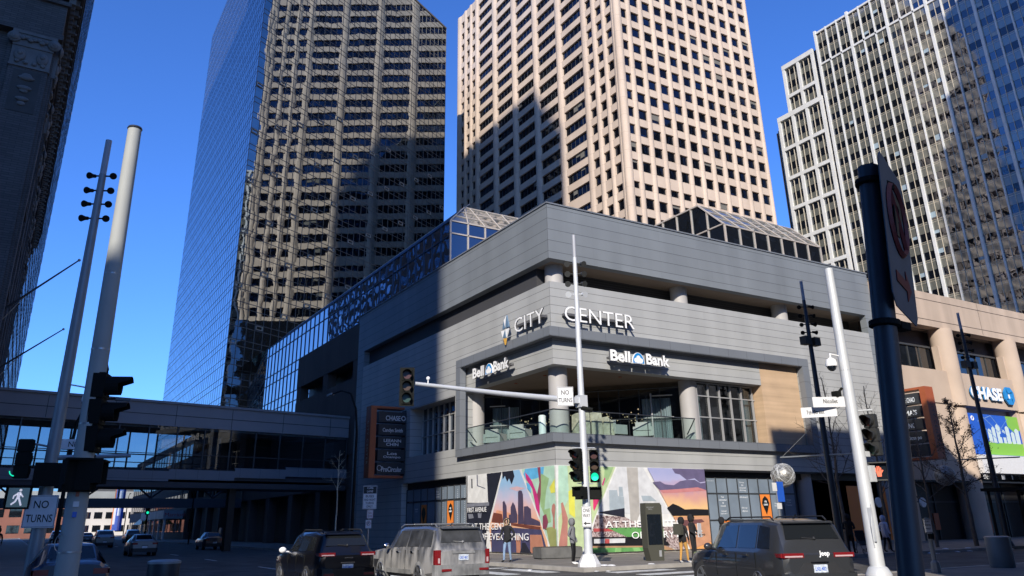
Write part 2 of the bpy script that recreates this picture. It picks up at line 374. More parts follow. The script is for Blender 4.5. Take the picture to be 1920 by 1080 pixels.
MUR_L=[('m_dark', [(-9.39, 4.24), (-5.22, 4.26), (-6.86, 1.51), (-7.16, -0.03), (-9.42, -0.13)]), ('m_white', [(-9.26, 4.24), (-6.94, 4.25), (-6.79, 2.75), (-9.26, 2.85)]), ('m_dark', [(-8.79, 4.16), (-8.65, 4.15), (-8.62, 3.62), (-8.77, 3.63)]), ('m_navy', [(-8.13, 4.26), (-8.01, 4.25), (-7.99, 3.76), (-7.12, 3.57), (-7.12, 3.53), (-8.08, 3.73)]), ('m_grey', [(-9.32, 2.8), (-6.67, 2.8), (-6.68, 2.62), (-9.32, 2.6)]), ('m_grey', [(-9.19, 2.22), (-8.59, 2.21), (-8.47, 1.99), (-9.07, 1.95)]), ('m_grey', [(-8.0, 2.25), (-7.53, 2.27), (-7.59, 1.98), (-7.94, 1.99)]), ('m_white', [(-5.22, 4.26), (-3.2, 4.29), (-0.53, 0.53), (-0.47, 0.09), (-6.88, -0.07), (-6.98, 1.25)]), ('m_sky', [(-5.06, 4.24), (-3.38, 4.28), (-0.9, 0.84), (-0.77, 0.15), (-6.39, 0.02), (-6.66, 1.45)]), ('m_orange', [(-5.8, 2.37), (-1.51, 1.81), (-1.35, 1.43), (-6.36, 1.71)]), ('m_dusk', [(-4.45, 3.45), (-3.63, 3.51), (-2.85, 3.38), (-3.64, 3.26)]), ('m_dark', [(-5.17, 4.25), (-4.01, 4.24), (-3.87, 4.03), (-4.19, 3.63), (-4.43, 3.96), (-4.65, 3.79), (-4.87, 4.11), (-5.12, 3.94)]), ('m_tower', [(-5.15, 2.76), (-4.99, 2.83), (-4.91, 2.75), (-4.74, 2.55), (-4.71, 1.74), (-5.15, 1.75)]), ('m_tower', [(-4.31, 2.48), (-4.07, 2.73), (-3.87, 2.57), (-3.64, 2.1), (-3.65, 1.69), (-4.51, 1.69), (-4.51, 2.11), (-4.32, 2.11)]), ('m_tower', [(-3.52, 3.23), (-3.39, 3.29), (-3.15, 3.27), (-3.04, 3.09), (-3.0, 1.63), (-3.59, 1.64)]), ('m_tower', [(-2.96, 2.48), (-2.6, 2.49), (-2.3, 2.34), (-2.27, 1.91), (-1.79, 1.81), (-1.47, 1.71), (-1.44, 1.53), (-3.0, 1.61)]), ('m_brick', [(-6.13, 2.24), (-5.22, 2.15), (-5.13, 1.75), (-3.51, 1.64), (-1.44, 1.48), (-1.41, 1.3), (-3.32, 1.49), (-6.36, 1.76)]), ('m_water', [(-6.42, 1.45), (-5.13, 1.5), (-1.36, 1.34), (-0.77, 0.15), (-6.39, 0.02)]), ('m_glow', [(-3.82, 1.1), (-3.34, 1.06), (-3.37, 0.2), (-3.76, 0.2)]), ('m_glow', [(-2.43, 1.11), (-1.37, 1.11), (-1.07, 0.21), (-2.42, 0.22)]), ('m_dark', [(-3.2, 0.73), (-2.87, 0.73), (-2.6, 0.45), (-2.28, 0.23), (-3.47, 0.2), (-3.26, 0.49)]), ('m_mint', [(-3.1, 4.3), (0.32, 4.34), (0.17, 0.59), (-0.13, 0.1), (-0.47, 0.15), (-0.57, 0.57)]), ('m_cyan', [(-2.71, 4.29), (-0.92, 4.29), (-1.03, 3.92), (-1.68, 3.81), (-2.64, 3.76), (-2.91, 4.08)]), ('m_green', [(-1.21, 4.03), (-0.5, 3.75), (-0.81, 3.15), (-1.05, 2.08), (-1.34, 2.46), (-1.43, 3.32)]), ('m_green', [(-1.13, 2.27), (-0.5, 2.35), (-0.45, 1.7), (-0.9, 1.62)]), ('m_yellow', [(-0.48, 3.32), (0.02, 3.72), (0.07, 3.07), (-0.37, 3.04)]), ('m_yellow', [(0.13, 2.79), (0.27, 2.88), (0.24, 2.06), (0.02, 2.34)]), ('m_cyan', [(-2.64, 3.66), (-2.26, 3.55), (-2.19, 3.11), (-2.56, 3.37)]), ('m_magenta', [(-2.71, 4.16), (-2.43, 4.0), (-2.06, 3.68), (-1.72, 3.19), (-1.42, 2.75), (-1.43, 1.95), (-1.76, 2.38), (-2.08, 3.35), (-2.63, 3.81)]), ('m_plum', [(-1.52, 4.24), (-1.24, 4.27), (-1.23, 3.64), (-1.28, 3.03), (-1.43, 2.46), (-1.61, 3.04), (-1.37, 3.6)]), ('m_skin', [(-0.27, 2.48), (-0.1, 2.57), (0.02, 2.43), (-0.1, 1.88), (-0.05, 0.71), (-0.43, 0.71), (-0.23, 1.88), (-0.35, 2.25)]), ('m_plum', [(-1.14, 1.99), (-0.83, 2.08), (-0.67, 1.71), (-0.87, 1.34), (-1.18, 1.43)]), ('m_olive', [(-0.87, 1.43), (-0.38, 1.48), (0.04, 1.34), (0.14, 0.58), (-0.57, 0.57)])]
MUR_R=[('m_yelgreen', [(0.14, 4.34), (3.75, 4.34), (2.11, 1.68), (1.29, 0.15), (-0.06, 0.1)]), ('m_mint', [(0.14, 4.34), (0.68, 4.35), (0.72, 2.8), (0.03, 1.88)]), ('m_yellow', [(0.68, 3.12), (1.05, 3.26), (1.03, 1.87), (0.68, 2.06)]), ('m_green', [(3.03, 4.2), (3.62, 4.31), (3.22, 3.72), (2.91, 3.42)]), ('m_skin', [(0.2, 2.56), (0.32, 2.61), (0.58, 1.88), (0.49, 0.61), (-0.03, 0.58), (0.25, 1.7)]), ('m_magenta', [(2.97, 3.81), (3.03, 3.76), (2.85, 3.38), (2.79, 3.47)]), ('m_pink', [(2.18, 2.8), (2.65, 2.85), (2.2, 2.19), (2.15, 2.33)]), ('m_white', [(3.75, 4.34), (5.72, 4.37), (8.5, 0.14), (8.43, -0.17), (1.4, 0.05), (2.04, 1.58)]), ('m_pale', [(3.85, 4.29), (5.55, 4.33), (7.29, 2.01), (2.44, 2.04)]), ('m_towerlight', [(4.46, 4.21), (4.67, 4.25), (5.21, 4.22), (5.13, 2.03), (4.89, 1.64), (4.5, 1.65)]), ('m_bluegrey', [(3.21, 3.19), (3.73, 3.2), (3.77, 2.9), (4.15, 2.88), (4.15, 2.27), (3.17, 2.16)]), ('m_bluegrey', [(3.86, 3.36), (4.1, 3.36), (4.12, 2.9), (3.83, 2.9)]), ('m_bluegrey', [(5.31, 2.93), (5.95, 2.92), (6.33, 2.66), (5.39, 2.66)]), ('m_crowd', [(2.34, 2.0), (4.13, 1.89), (5.26, 1.4), (7.29, 1.37), (8.06, 0.3), (1.66, 0.47)]), ('m_dark', [(2.41, 2.12), (4.14, 2.32), (4.12, 1.86)]), ('m_red', [(2.1, 1.37), (4.79, 1.3), (4.79, 1.22), (2.08, 1.21)]), ('m_field', [(2.95, 1.38), (6.6, 1.38), (6.75, 0.84), (4.49, 0.82)]), ('m_black', [(1.88, 0.97), (6.75, 0.89), (6.98, 0.45), (1.79, 0.56)]), ('m_pale', [(2.08, 0.88), (4.05, 0.87), (4.03, 0.66), (2.07, 0.67)]), ('m_red', [(2.76, 0.87), (3.05, 0.86), (3.03, 0.66), (2.74, 0.66)]), ('m_dirt', [(1.79, 0.56), (6.64, 0.46), (7.43, 0.22), (7.56, 0.12), (1.7, 0.09)]), ('m_field', [(1.78, 0.47), (5.69, 0.41), (7.15, 0.18), (6.87, 0.12), (1.7, 0.11)]), ('m_stripe', [(2.57, 0.45), (2.88, 0.45), (2.67, 0.13), (2.31, 0.12)]), ('m_stripe', [(3.38, 0.44), (3.76, 0.43), (3.73, 0.12), (3.29, 0.12)]), ('m_stripe', [(4.46, 0.42), (4.91, 0.41), (5.14, 0.11), (4.62, 0.11)]), ('m_crowd', [(6.73, 0.7), (7.51, 0.92), (8.13, 0.27), (7.43, 0.22)]), ('m_sunset', [(5.82, 4.35), (10.0, 4.39), (10.0, 0.6), (9.91, -0.22), (8.64, -0.18), (8.47, 0.17)]), ('m_cloud', [(7.57, 4.35), (10.0, 4.39), (10.0, 3.7), (9.51, 3.64), (9.17, 3.85), (8.57, 3.76), (8.1, 4.04), (7.75, 4.09)]), ('m_cloud', [(6.12, 3.61), (6.65, 3.66), (6.98, 3.51), (7.6, 3.47), (8.06, 3.68), (8.57, 3.76), (9.16, 3.77), (9.58, 3.59), (10.03, 3.65), (10.01, 3.23), (9.17, 3.33), (7.79, 3.27), (6.6, 3.21)]), ('m_pinkcl', [(6.6, 3.21), (7.79, 3.27), (9.33, 3.38), (10.01, 3.22), (9.22, 3.17), (7.77, 3.09), (6.79, 3.06)]), ('m_black', [(6.98, 2.31), (7.42, 2.53), (7.83, 2.41), (8.24, 2.23), (8.96, 2.25), (10.01, 2.22), (10.01, 1.91), (7.35, 1.91)]), ('m_lake', [(7.38, 1.86), (10.02, 1.89), (10.0, 0.6), (8.48, 0.22)]), ('m_lakedark', [(7.6, 1.68), (9.4, 1.73), (9.59, 1.59), (7.99, 1.36), (7.87, 1.01), (7.61, 1.41)])]
# ------------------------------------------------------------------ the setting
o = MB().box(-900, 900, -900, 900, -.9, -.35).build('ground', M['ground']); tag(o, kind='structure')
o = MB().box(-20.6, -5.2, -160, 420, -.3, 0).build('road', M['asphalt']); tag(o, kind='structure')
o = MB().box(-5.2, 300, -17.6, -9.15, -.3, 0).box(-200, -20.6, -17.6, -9.15, -.3, 0).build('road', M['asphalt']); tag(o, kind='structure')
def slab(x0, x1, y0, y1):
    o = MB().box(x0, x1, y0, y1, -.3, .13).build('pavement', M['pave']); tag(o, kind='structure')
slab(-4.95, 300, -8.9, 420); slab(-4.95, 300, -160, -17.85); slab(-200, -20.85, -8.9, 420); slab(-200, -20.85, -160, -17.85)
def kerb(x0, x1, y0, y1):
    return (x0, x1, y0, y1, -.3, .142)
k = MB()
for a in ((-5.2,-4.95,-8.9,420),(-5.2,300,-9.15,-8.9),(-5.2,-4.95,-160,-17.85),(-5.2,300,-17.85,-17.6),
          (-20.85,-20.6,-8.9,420),(-200,-20.6,-9.15,-8.9),(-20.85,-20.6,-160,-17.85),(-200,-20.6,-17.85,-17.6)):
    k.box(*kerb(*a))
tag(k.build('kerb', M['kerb']), kind='structure')
k = MB()
for i in range(9):   # crosswalk bars over both streets and lane lines
    k.box(-19.6+i*1.65, -18.9+i*1.65, -8.4, -5.4, 0, .004)
for i in range(5):
    k.box(-4.6, -1.9, -16.9+i*1.65, -16.2+i*1.65, .0, .004)
for y in range(2, 300, 12):
    k.box(-13.0, -12.88, y, y+3, 0, .004)
k.box(-19.8, -5.6, -4.6, -4.2, 0, .004)
tag(k.build('road_marking', M['line']), kind='structure')
k = MB(); rs = random.Random(3)
for i in range(46):
    x, y = rs.choice([(rs.uniform(-6.2,-5.2), rs.uniform(-8,30)), (rs.uniform(-5,30), rs.uniform(-9.6,-9.1)), (rs.uniform(-4.6,20), rs.uniform(-8.9,-8.2))])
    r = rs.uniform(.04,.16)
    k.sphere((x, y, .02 if x < -5.2 or y < -9.1 else .14), r, 8, 0, (1.5,1.3,.35))
tag(k.build('snow_crumbs', M['snow']), kind='stuff')

# ------------------------------------------------------------------ grey clad corner building
cb = empty('corner_building', (0,0,0), 0, 'grey metal clad corner building with recessed balcony and louvred top storey', 'building')
b = MB()
b.box(0,28.2,0,.5,15.28,18.5).box(0,.5,.5,29,15.28,18.5)
b.box(27.25,28.2,.003,.5,.15,15.28).box(.003,.5,27.6,29,.15,15.28)
b.build('fascia', M['clad2'], cb)
MB().box(-.06,28.26,-.06,.3,18.5,18.58).box(-.06,.3,.3,29.05,18.5,18.58).build('parapet_cap', M['framec'], cb)
MB().box(.5,28.2,.5,29,17.5,17.7).box(.02,28.2,.02,3,15.30,15.4).box(.02,3,3,29,15.30,15.4).build('roof', M['soffit'], cb)
b = MB().box(2.1,27.3,2.1,2.3,13.6,15.3).box(2.1,2.3,2.3,27.6,13.6,15.3)
for i in range(9):
    z = 13.95+i*.15
    b.box(2.0,27.25,2.0,2.1,z,z+.05).box(2.0,2.1,2.1,27.6,z,z+.05)
b.build('louvre', M['louvre'], cb)
b = MB()   # upper sign wall
b.box(0,27.25,0,1.5,11.3,13.95).box(0,1.5,1.5,27.6,11.3,13.95)
b.box(.22,15.8,.22,.9,9.5,11.3).box(19.3,27.25,0,1.5,4.36,11.3)
b.box(.22,.9,.9,10.3,9.5,11.3).box(0,1.5,10.3,27.6,9.3,11.3)
b.box(0,.9,10.3,11.0,4.36,9.3).box(0,1.5,17.85,27.6,4.36,9.3).box(0,1.0,11.0,17.85,4.36,6.05)
b.box(0,19.3,0,.9,4.36,5.5).box(0,.9,.9,10.3,4.36,5.5)
b.box(0,1.5,19.0,27.6,.15,4.36)
b.build('sign_wall', M['clad'], cb)
b = MB()
b.box(-.3,19.85,-.3,.1,10.87,11.38).box(-.3,.1,.1,10.35,10.87,11.38)
b.box(-.3,19.85,-.3,.4,5.48,5.93).box(-.3,.4,.4,10.35,5.48,5.93)
b.box(19.25,19.85,-.3,.1,5.93,10.87).box(-.3,.1,9.78,10.35,5.93,10.87)
b.build('balcony_frame', M['framec'], cb)
b = MB().box(15.8,19.25,.22,1.2,5.93,10.95)
b.build('timber_panel', M['wood'], cb)
for (x, y) in ((1.22,1.3),(10.6,1.3),(19.7,1.3),(1.3,10.6),(1.3,19.7)):
    MB().lathe([(.52,.15),(.52,15.3)], (x,y,0), 28).build('round_column', M['col'], cb, 40)
# balcony slab, ceiling, screen wall of glass on the diagonal
MB().poly([(0.3,0.3,5.96),(10.4,.3,5.96),(.3,10.4,5.96)]).build('balcony_floor', M['kerb'], cb)
b = MB().prism([(.4,.4,9.52),(15.8,.4,9.52),(15.8,4,9.52),(6,12,9.52),(.4,12,9.52)], (0,0,.1))
b.build('balcony_ceiling', M['soffit'], cb)
b = MB()
for (x, y) in ((3.2,1.7),(6.0,1.9),(1.8,3.4),(1.7,6.4),(4.2,3.6)):
    b.lathe([(.10,9.49),(.10,9.52)], (x,y,0), 12)
b.build('downlight', M['orange'], cb)
A = Vector((10.3,1.6,0)); B = Vector((1.6,10.3,0)); dv = (B-A)
MB().quad(A+Vector((0,0,5.97)), B+Vector((0,0,5.97)), B+Vector((0,0,9.5)), A+Vector((0,0,9.5))).build('glass_screen', M['intglass'], cb)
b = MB()
nrm = Vector((-1,-1,0)).normalized()*.05
for i in range(11):
    p = A + dv*(i/10); b.cyl(p+nrm+Vector((0,0,5.97)), p+nrm+Vector((0,0,9.3)), .03, n=6)
for z in (9.2,7.3):
    b.cyl(A+nrm+Vector((0,0,z)), B+nrm+Vector((0,0,z)), .05 if z > 9 else .022, n=6)
b.build('screen_mullions', M['mulld'], cb)
b = MB()
for (p0, p1) in (((9.0,2.8,6.0),(9.0,2.8,8.9)),((8.3,3.4,6.0),(8.3,3.4,7.7)),((2.8,9.0,6.0),(2.8,9.0,8.5)),((3.5,8.3,6.),(3.5,8.3,7.3))):
    q = Vector(p0)+nrm; b.cyl(q, Vector(p1)+nrm, .05, n=6)
b.cyl((9.9,1.9,7.45),(7.3,4.5,7.45),.04,n=6).cyl((9.9,1.9,8.75),(9.0,2.8,8.75),.04,n=6).cyl((1.9,9.9,7.4),(4.4,7.4,7.4),.04,n=6).cyl((1.9,9.9,8.6),(2.6,9.2,8.6),.04,n=6)
b.build('lit_mullions', M['mull'], cb)  # pale overlay bars stand for the sunlit lengths of the screen mullions
# room behind
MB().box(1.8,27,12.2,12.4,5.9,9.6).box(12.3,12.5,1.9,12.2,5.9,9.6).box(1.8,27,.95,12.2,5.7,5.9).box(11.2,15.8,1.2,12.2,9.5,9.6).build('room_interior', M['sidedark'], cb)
def curtain(pts, z0, z1):
    n = 36; vs = []; 
    a, c = Vector(pts[0]), Vector(pts[1]); nn = (c-a).cross(Vector((0,0,1))).normalized()
    b = MB()
    for i in range(n+1):
        p = a+(c-a)*i/n + nn*(.05*math.sin(i*1.9))
        vs += [(p.x,p.y,z0),(p.x,p.y,z1)]
    b.add(vs, [(2*i,2*i+2,2*i+3,2*i+1) for i in range(n)])
    return b.build('curtain', M['curtain'], cb, 60)
curtain(((9.9,2.1,0),(8.7,3.3,0)),6.0,8.6); curtain(((2.1,9.9,0),(3.3,8.7,0)),6.0,8.5)
curtain(((10.75,1.35,0),(11.55,1.35,0)),6.0,9.3); curtain(((14.9,1.35,0),(15.7,1.35,0)),6.0,9.3)
curtain(((1.35,11.2,0),(1.35,12.0,0)),6.1,9.0); curtain(((1.35,12.9,0),(1.35,13.7,0)),6.1,9.0)
# gridded windows beside the balcony
MB().box(10.8,15.8,.98,1.0,5.94,9.5).build('window', M['intglass'], cb)
b = MB()
for x in (10.92,11.86,12.79,13.72,14.65,15.6): b.box(x-.035,x+.035,.86,.98,5.94,9.42)
for z in (5.98,7.4,8.64,9.42): b.box(10.85,15.78,.88,.96,z-.03,z+.03)
b.build('window_grid', M['mull'], cb)
MB().box(.98,1.0,11.0,17.85,6.05,9.3).build('window', M['winwavy'], cb)
b = MB()
for i in range(9): y = 11.05+i*.84; b.box(.86,.98,y-.035,y+.035,6.05,9.3)
for z in (6.1,7.4,8.5): b.box(.88,.96,11.0,17.8,z-.03,z+.03)
b.build('window_grid', M['mull'], cb)
# glass balustrade
b = MB()
rp = [(-.1,9.2),( -.1,-.1),(9.5,-.1)]
b.quad((-.1,9.3,5.95),(-.1,-.1,5.95),(-.1,-.1,7.08),(-.1,9.3,7.08)).quad((-.1,-.1,5.95),(9.6,-.1,5.95),(9.6,-.1,7.08),(-.1,-.1,7.08))
gl = b.build('balustrade_glass', M['rail'], cb)
b = MB().tube([(.6,9.3,6.3),(.25,9.35,6.75),(-.1,9.3,7.1),(-.1,-.1,7.1),(9.6,-.1,7.1),(9.65,.25,6.75),(9.6,.6,6.3)], .035, 8)
for i in range(7):
    b.box(1.3*i+.9-.01,1.3*i+.9+.01,-.11,-.08,5.95,7.08)
b.build('handrail', M['steel'], cb)
# storefronts at street level
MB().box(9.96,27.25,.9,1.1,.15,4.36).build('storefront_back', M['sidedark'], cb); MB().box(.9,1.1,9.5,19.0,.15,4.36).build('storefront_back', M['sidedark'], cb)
MB().box(9.96,27.25,.45,.9,3.92,4.36).build('storefront_header', M['black'], cb); MB().box(.45,.9,9.44,19.0,3.92,4.36).build('storefront_header', M['black'], cb)
xs = [10.0,10.45,11.2,12.05,12.9,13.75,14.6,15.5,16.6,17.7]
for i in range(len(xs)-1):
    for z0, z1 in ((.45,1.62),(1.7,3.05),(3.12,3.9)):
        MB().box(xs[i]+.03, xs[i+1]-.03, .38, .45, z0, z1).build('storefront_panel', M['panelblue'], cb)
ys = [9.5,10.1,10.9,11.75,12.7,13.5,14.4,15.6,16.6,17.8,18.9]
for i in range(len(ys)-1):
    for z0, z1 in ((.45,1.45),(1.5,3.1),(3.16,3.9)):
        MB().box(.38, .45, ys[i]+.03, ys[i+1]-.03, z0, z1).build('storefront_panel', M['panelblue'], cb)
b = MB()
for x in xs: b.box(x-.03,x+.03,.34,.5,.15,3.95)
for z in (.4,1.66,3.08): b.box(9.96,17.7,.35,.48,z-.03,z+.03)
b.build('storefront_mullions', M['mulld'], cb)
b = MB()
for y in ys: b.box(.34,.5,y-.03,y+.03,.15,3.95)
for z in (.4,1.66,3.08): b.box(.35,.48,9.5,18.9,z-.03,z+.03)
b.build('storefront_mullions', M['mulld'], cb)
b = MB()
for x0, x1, z0, z1 in ((14.63,15.47,1.7,3.05),(11.25,12.0,.45,1.62),(22.6,24.2,.3,3.6),(26.0,26.6,.3,3.6)):
    MB().box(x0,x1,.36,.375,z0,z1).build('orange_panel', M['orangelit'], cb)
for y0, y1, z0, z1 in ((11.78,12.67,1.5,3.1),(15.7,16.5,1.5,2.9)):
    MB().box(.36,.375,y0,y1,z0,z1).build('orange_panel', M['orangelit'], cb)
def kite(M4, s, mt=0):
    return [M4 @ Vector((x*s, y*s, 0)) for x, y in ((0,-.62),(.36,.12),(.24,.42),(0,.60),(-.24,.42),(-.36,.12))]
b = MB()
f1 = frame((15.05,.355,2.45),(1,0,0),(0,-1,0)); f2 = frame((.355,12.2,2.4),(0,-1,0),(-1,0,0)); f3 = frame((.355,16.1,2.25),(0,-1,0),(-1,0,0))
for f in (f1,f2,f3): b.prism(kite(f,.85), f.to_3x3() @ Vector((0,0,.01)))
b.build('kite_emblem', M['signblack'], cb)
b = MB()
for f in (f1,f2): 
    b.mesh(text_me('city\ncenter', .36, .3, .012), f @ Matrix.Translation((-.18,-.02,.012)))
def lines(x, z, words, w, h, face='R'):
    for i, s in enumerate(words):
        ww = w*len(s)/max(len(t) for t in words)
        if face == 'R': f = frame((x-ww/2,.375,z-i*h*1.6),(1,0,0),(0,-1,0))
        else: f = frame((.375,x+ww/2,z-i*h*1.6),(0,-1,0),(-1,0,0))
        b.mesh(text_me(s, ww, h, .004), f)
lines(11.62,2.85,['Your','connection','to','travel.'],.6,.10); lines(13.3,3.65,['Stay.','to','travel','dining'],.5,.09)
lines(13.3,2.85,['All aboard'],.62,.09); lines(13.3,2.25,['Shop','dine'],.45,.1); lines(11.62,2.1,['travel','upstairs'],.5,.09)
lines(13.3,1.4,['All aboard'],.6,.08); lines(16.1,2.5,['Discover','level one'],.55,.08); lines(16.1,3.6,['Stay'],.4,.08)
lines(17.1,2.7,['Visit','City','Center'],.5,.09); lines(14.1,3.6,['Fine','travel','dining'],.5,.10,'L'); lines(17.3,2.6,['Visit','City'],.5,.10,'L')
for x in (10.12,): 
    for i in range(22): b.box(x,x+.02,.372,.378,.6+i*.15,.68+i*.15)
for i in range(8): b.box(10.15+i*.12,10.21+i*.12,.372,.378,3.75,3.77)
for y in (11.3,13.3,10.4):
    for i in range(18): b.box(.372,.378,y,y+.02,1.6+i*.12,1.66+i*.12)
b.build('storefront_lettering', M['paneltxt'], cb)
# base plinth
MB().box(.02,27.2,.02,.9,.13,.30).box(.02,.9,.9,27.5,.13,.30).build('plinth', M['kerb'], cb)
b = MB().box(9.96,19.3,.02,.9,4.25,4.40).box(19.3,27.25,.9,1.5,.15,4.36).box(19.3,27.25,.02,.9,4.30,4.42)
b.build('storefront_soffit', M['black'], cb)
for x in (19.0, 26.9):
    MB().lathe([(.5,.15),(.5,4.3)], (x,.7,0), 20).build('round_column', M['col'], cb, 40)
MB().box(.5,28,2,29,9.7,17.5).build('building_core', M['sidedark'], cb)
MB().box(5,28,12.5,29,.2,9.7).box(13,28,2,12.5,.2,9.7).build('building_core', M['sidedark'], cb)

# mural wrapped round the corner of the building
MURCOL = dict(m_dark=(.02,.022,.035), m_white=(.72,.72,.70), m_navy=(.05,.06,.12), m_grey=(.20,.21,.25), m_sky=None, m_orange=(.70,.33,.20),
  m_dusk=(.62,.42,.45), m_tower=(.07,.055,.10), m_brick=(.16,.05,.035), m_water=(.06,.06,.13), m_glow=(.45,.20,.13), m_mint=(.42,.62,.48),
  m_cyan=(.12,.42,.68), m_green=(.30,.46,.22), m_yellow=(.68,.66,.10), m_magenta=(.55,.04,.20), m_plum=(.25,.06,.10), m_skin=(.45,.20,.16),
  m_olive=(.30,.32,.12), m_yelgreen=(.48,.58,.32), m_pink=(.65,.05,.16), m_pale=(.62,.63,.64), m_towerlight=(.42,.40,.37), m_bluegrey=(.36,.42,.46),
  m_crowd=None, m_red=(.45,.08,.08), m_field=(.12,.33,.10), m_black=(.012,.012,.015), m_dirt=(.42,.25,.14), m_stripe=(.22,.45,.16),
  m_sunset=None, m_cloud=(.13,.11,.20), m_pinkcl=(.55,.22,.22), m_lake=(.56,.29,.17), m_lakedark=(.16,.07,.07))
for n_, c_ in MURCOL.items():
    if c_: M[n_] = mat('print_'+n_[2:], c_, .45, nz=(2.5,.12), bump=(1.6,.25,.03))
def printramp(name, stops, z0, z1):
    m = mat(name, (.5,.5,.5), .45, bump=(1.6,.25,.03)); nt = m.node_tree; N = nt.nodes; L = nt.links
    tc = N.new('ShaderNodeTexCoord'); s = N.new('ShaderNodeSeparateXYZ'); L.new(tc.outputs['Object'], s.inputs[0])
    nz = N.new('ShaderNodeTexNoise'); nz.inputs['Scale'].default_value = 1.3; nz.inputs['Detail'].default_value = 4; L.new(tc.outputs['Object'], nz.inputs['Vector'])
    ma = N.new('ShaderNodeMath'); ma.operation = 'MULTIPLY_ADD'; ma.inputs[1].default_value = .9; L.new(nz.outputs[0], ma.inputs[0]); L.new(s.outputs[2], ma.inputs[2])
    r = N.new('ShaderNodeMapRange'); r.inputs[1].default_value = z0+.45; r.inputs[2].default_value = z1+.45; L.new(ma.outputs[0], r.inputs[0])
    cr = N.new('ShaderNodeValToRGB'); L.new(r.outputs[0], cr.inputs[0])
    while len(cr.color_ramp.elements) < len(stops): cr.color_ramp.elements.new(.5)
    for e, (p, c) in zip(cr.color_ramp.elements, stops): e.position = p; e.color = (*c,1)
    L.new(cr.outputs[0], N['Principled BSDF'].inputs['Base Color']); return m
M['m_sky'] = printramp('print_skyline_sky', [(0,(.75,.42,.25)),(.3,(.72,.45,.42)),(.5,(.55,.50,.62)),(.8,(.30,.48,.68)),(1,(.28,.50,.72))], 1.5, 4.3)
M['m_sunset'] = printramp('print_sunset_sky', [(0,(.75,.36,.12)),(.28,(.78,.50,.24)),(.5,(.62,.33,.28)),(.62,(.5,.28,.36)),(.8,(.42,.42,.62)),(1,(.36,.38,.60))], 1.6, 4.3)
def speckle(name, a, b_, sc):
    m = mat(name, a, .5); nt = m.node_tree; N = nt.nodes; L = nt.links
    tc = N.new('ShaderNodeTexCoord'); v = N.new('ShaderNodeTexVoronoi'); v.inputs['Scale'].default_value = sc; L.new(tc.outputs['Object'], v.inputs['Vector'])
    mx = N.new('ShaderNodeMix'); mx.data_type = 'RGBA'; mx.inputs[6].default_value = (*a,1); mx.inputs[7].default_value = (*b_,1)
    sp = N.new('ShaderNodeSeparateColor'); L.new(v.outputs['Color'], sp.inputs[0]); L.new(sp.outputs[0], mx.inputs[0])
    L.new(mx.outputs[2], N['Principled BSDF'].inputs['Base Color']); return m
M['m_crowd'] = speckle('print_crowd', (.60,.50,.48), (.10,.05,.05), 16)
mu = empty('mural_banner', (0,0,0), 0, 'colourful city mural banner wrapped round the street corner below the balcony', 'banner')
for lst, face in ((MUR_L,'L'),(MUR_R,'R')):
    b = MB(); mats = []; 
    mats.append(M['m_white'])
    if face == 'L': b.box(-.03,.01,0,9.44,.22,4.36,0)
    else: b.box(-.03,9.96,-.03,.01,.22,4.36,0)
    for i, (mn, pts) in enumerate(lst):
        # clip to the sheet
        def clip(poly, ax, val, keep):
            out = []
            for j in range(len(poly)):
                p, q = poly[j], poly[(j+1) % len(poly)]
                ip, iq = keep(p[ax], val), keep(q[ax], val)
                if ip: out.append(p)
                if ip != iq:
                    t = (val-p[ax])/(q[ax]-p[ax]); out.append((p[0]+t*(q[0]-p[0]), p[1]+t*(q[1]-p[1])))
            return out
        lo, hi = (-9.44,-.001) if face == 'L' else (0.0,9.95)
        pts = [(p[0], 4.36 if p[1] > 4.18 else p[1]) for p in pts]
        for ax, val, kp in ((0,lo,lambda a,c:a>=c),(0,hi,lambda a,c:a<=c),(1,.24,lambda a,c:a>=c),(1,4.345,lambda a,c:a<=c)):
            if pts: pts = clip(pts, ax, val, kp)
        if len(pts) < 3: continue
        if M[mn] not in mats: mats.append(M[mn])
        k = mats.index(M[mn]); d = .033+.0025*i
        if face == 'L': p3 = [(-d, -p[0], p[1]) for p in pts]
        else: p3 = [(p[0], -d, p[1]) for p in pts]
        # orient
        b.poly(p3, k)
    b.build('printed_sheet', mats, mu)
b = MB(); d = .15
def txL(s, x, z, w, h): b.mesh(text_me(s, w, h, .006, .0), frame((-d,-x,z),(0,-1,0),(-1,0,0)))
def txR(s, x, z, w, h): b.mesh(text_me(s, w, h, .006, .0), frame((x,-d,z),(1,0,0),(0,-1,0)))
txL('AT THE CENTER',-8.6,1.36,4.5,.34); b.build('mural_lettering', M['letter'], mu); b = MB(); txL('OF EVERYTHING',-7.6,.84,5.15,.34); b.build('mural_lettering', M['letter'], mu); b = MB(); txL('FIRST AVENUE',-9.05,2.3,2.25,.26); b.build('mural_lettering', M['letter'], mu); b = MB()
txR('AT THE CENTER',2.79,1.38,5.1,.33); b.build('mural_lettering', M['letter'], mu); b = MB(); txR('OF EVERYTHING',4.43,.84,4.9,.33)
b.build('mural_lettering', M['letter'], mu)

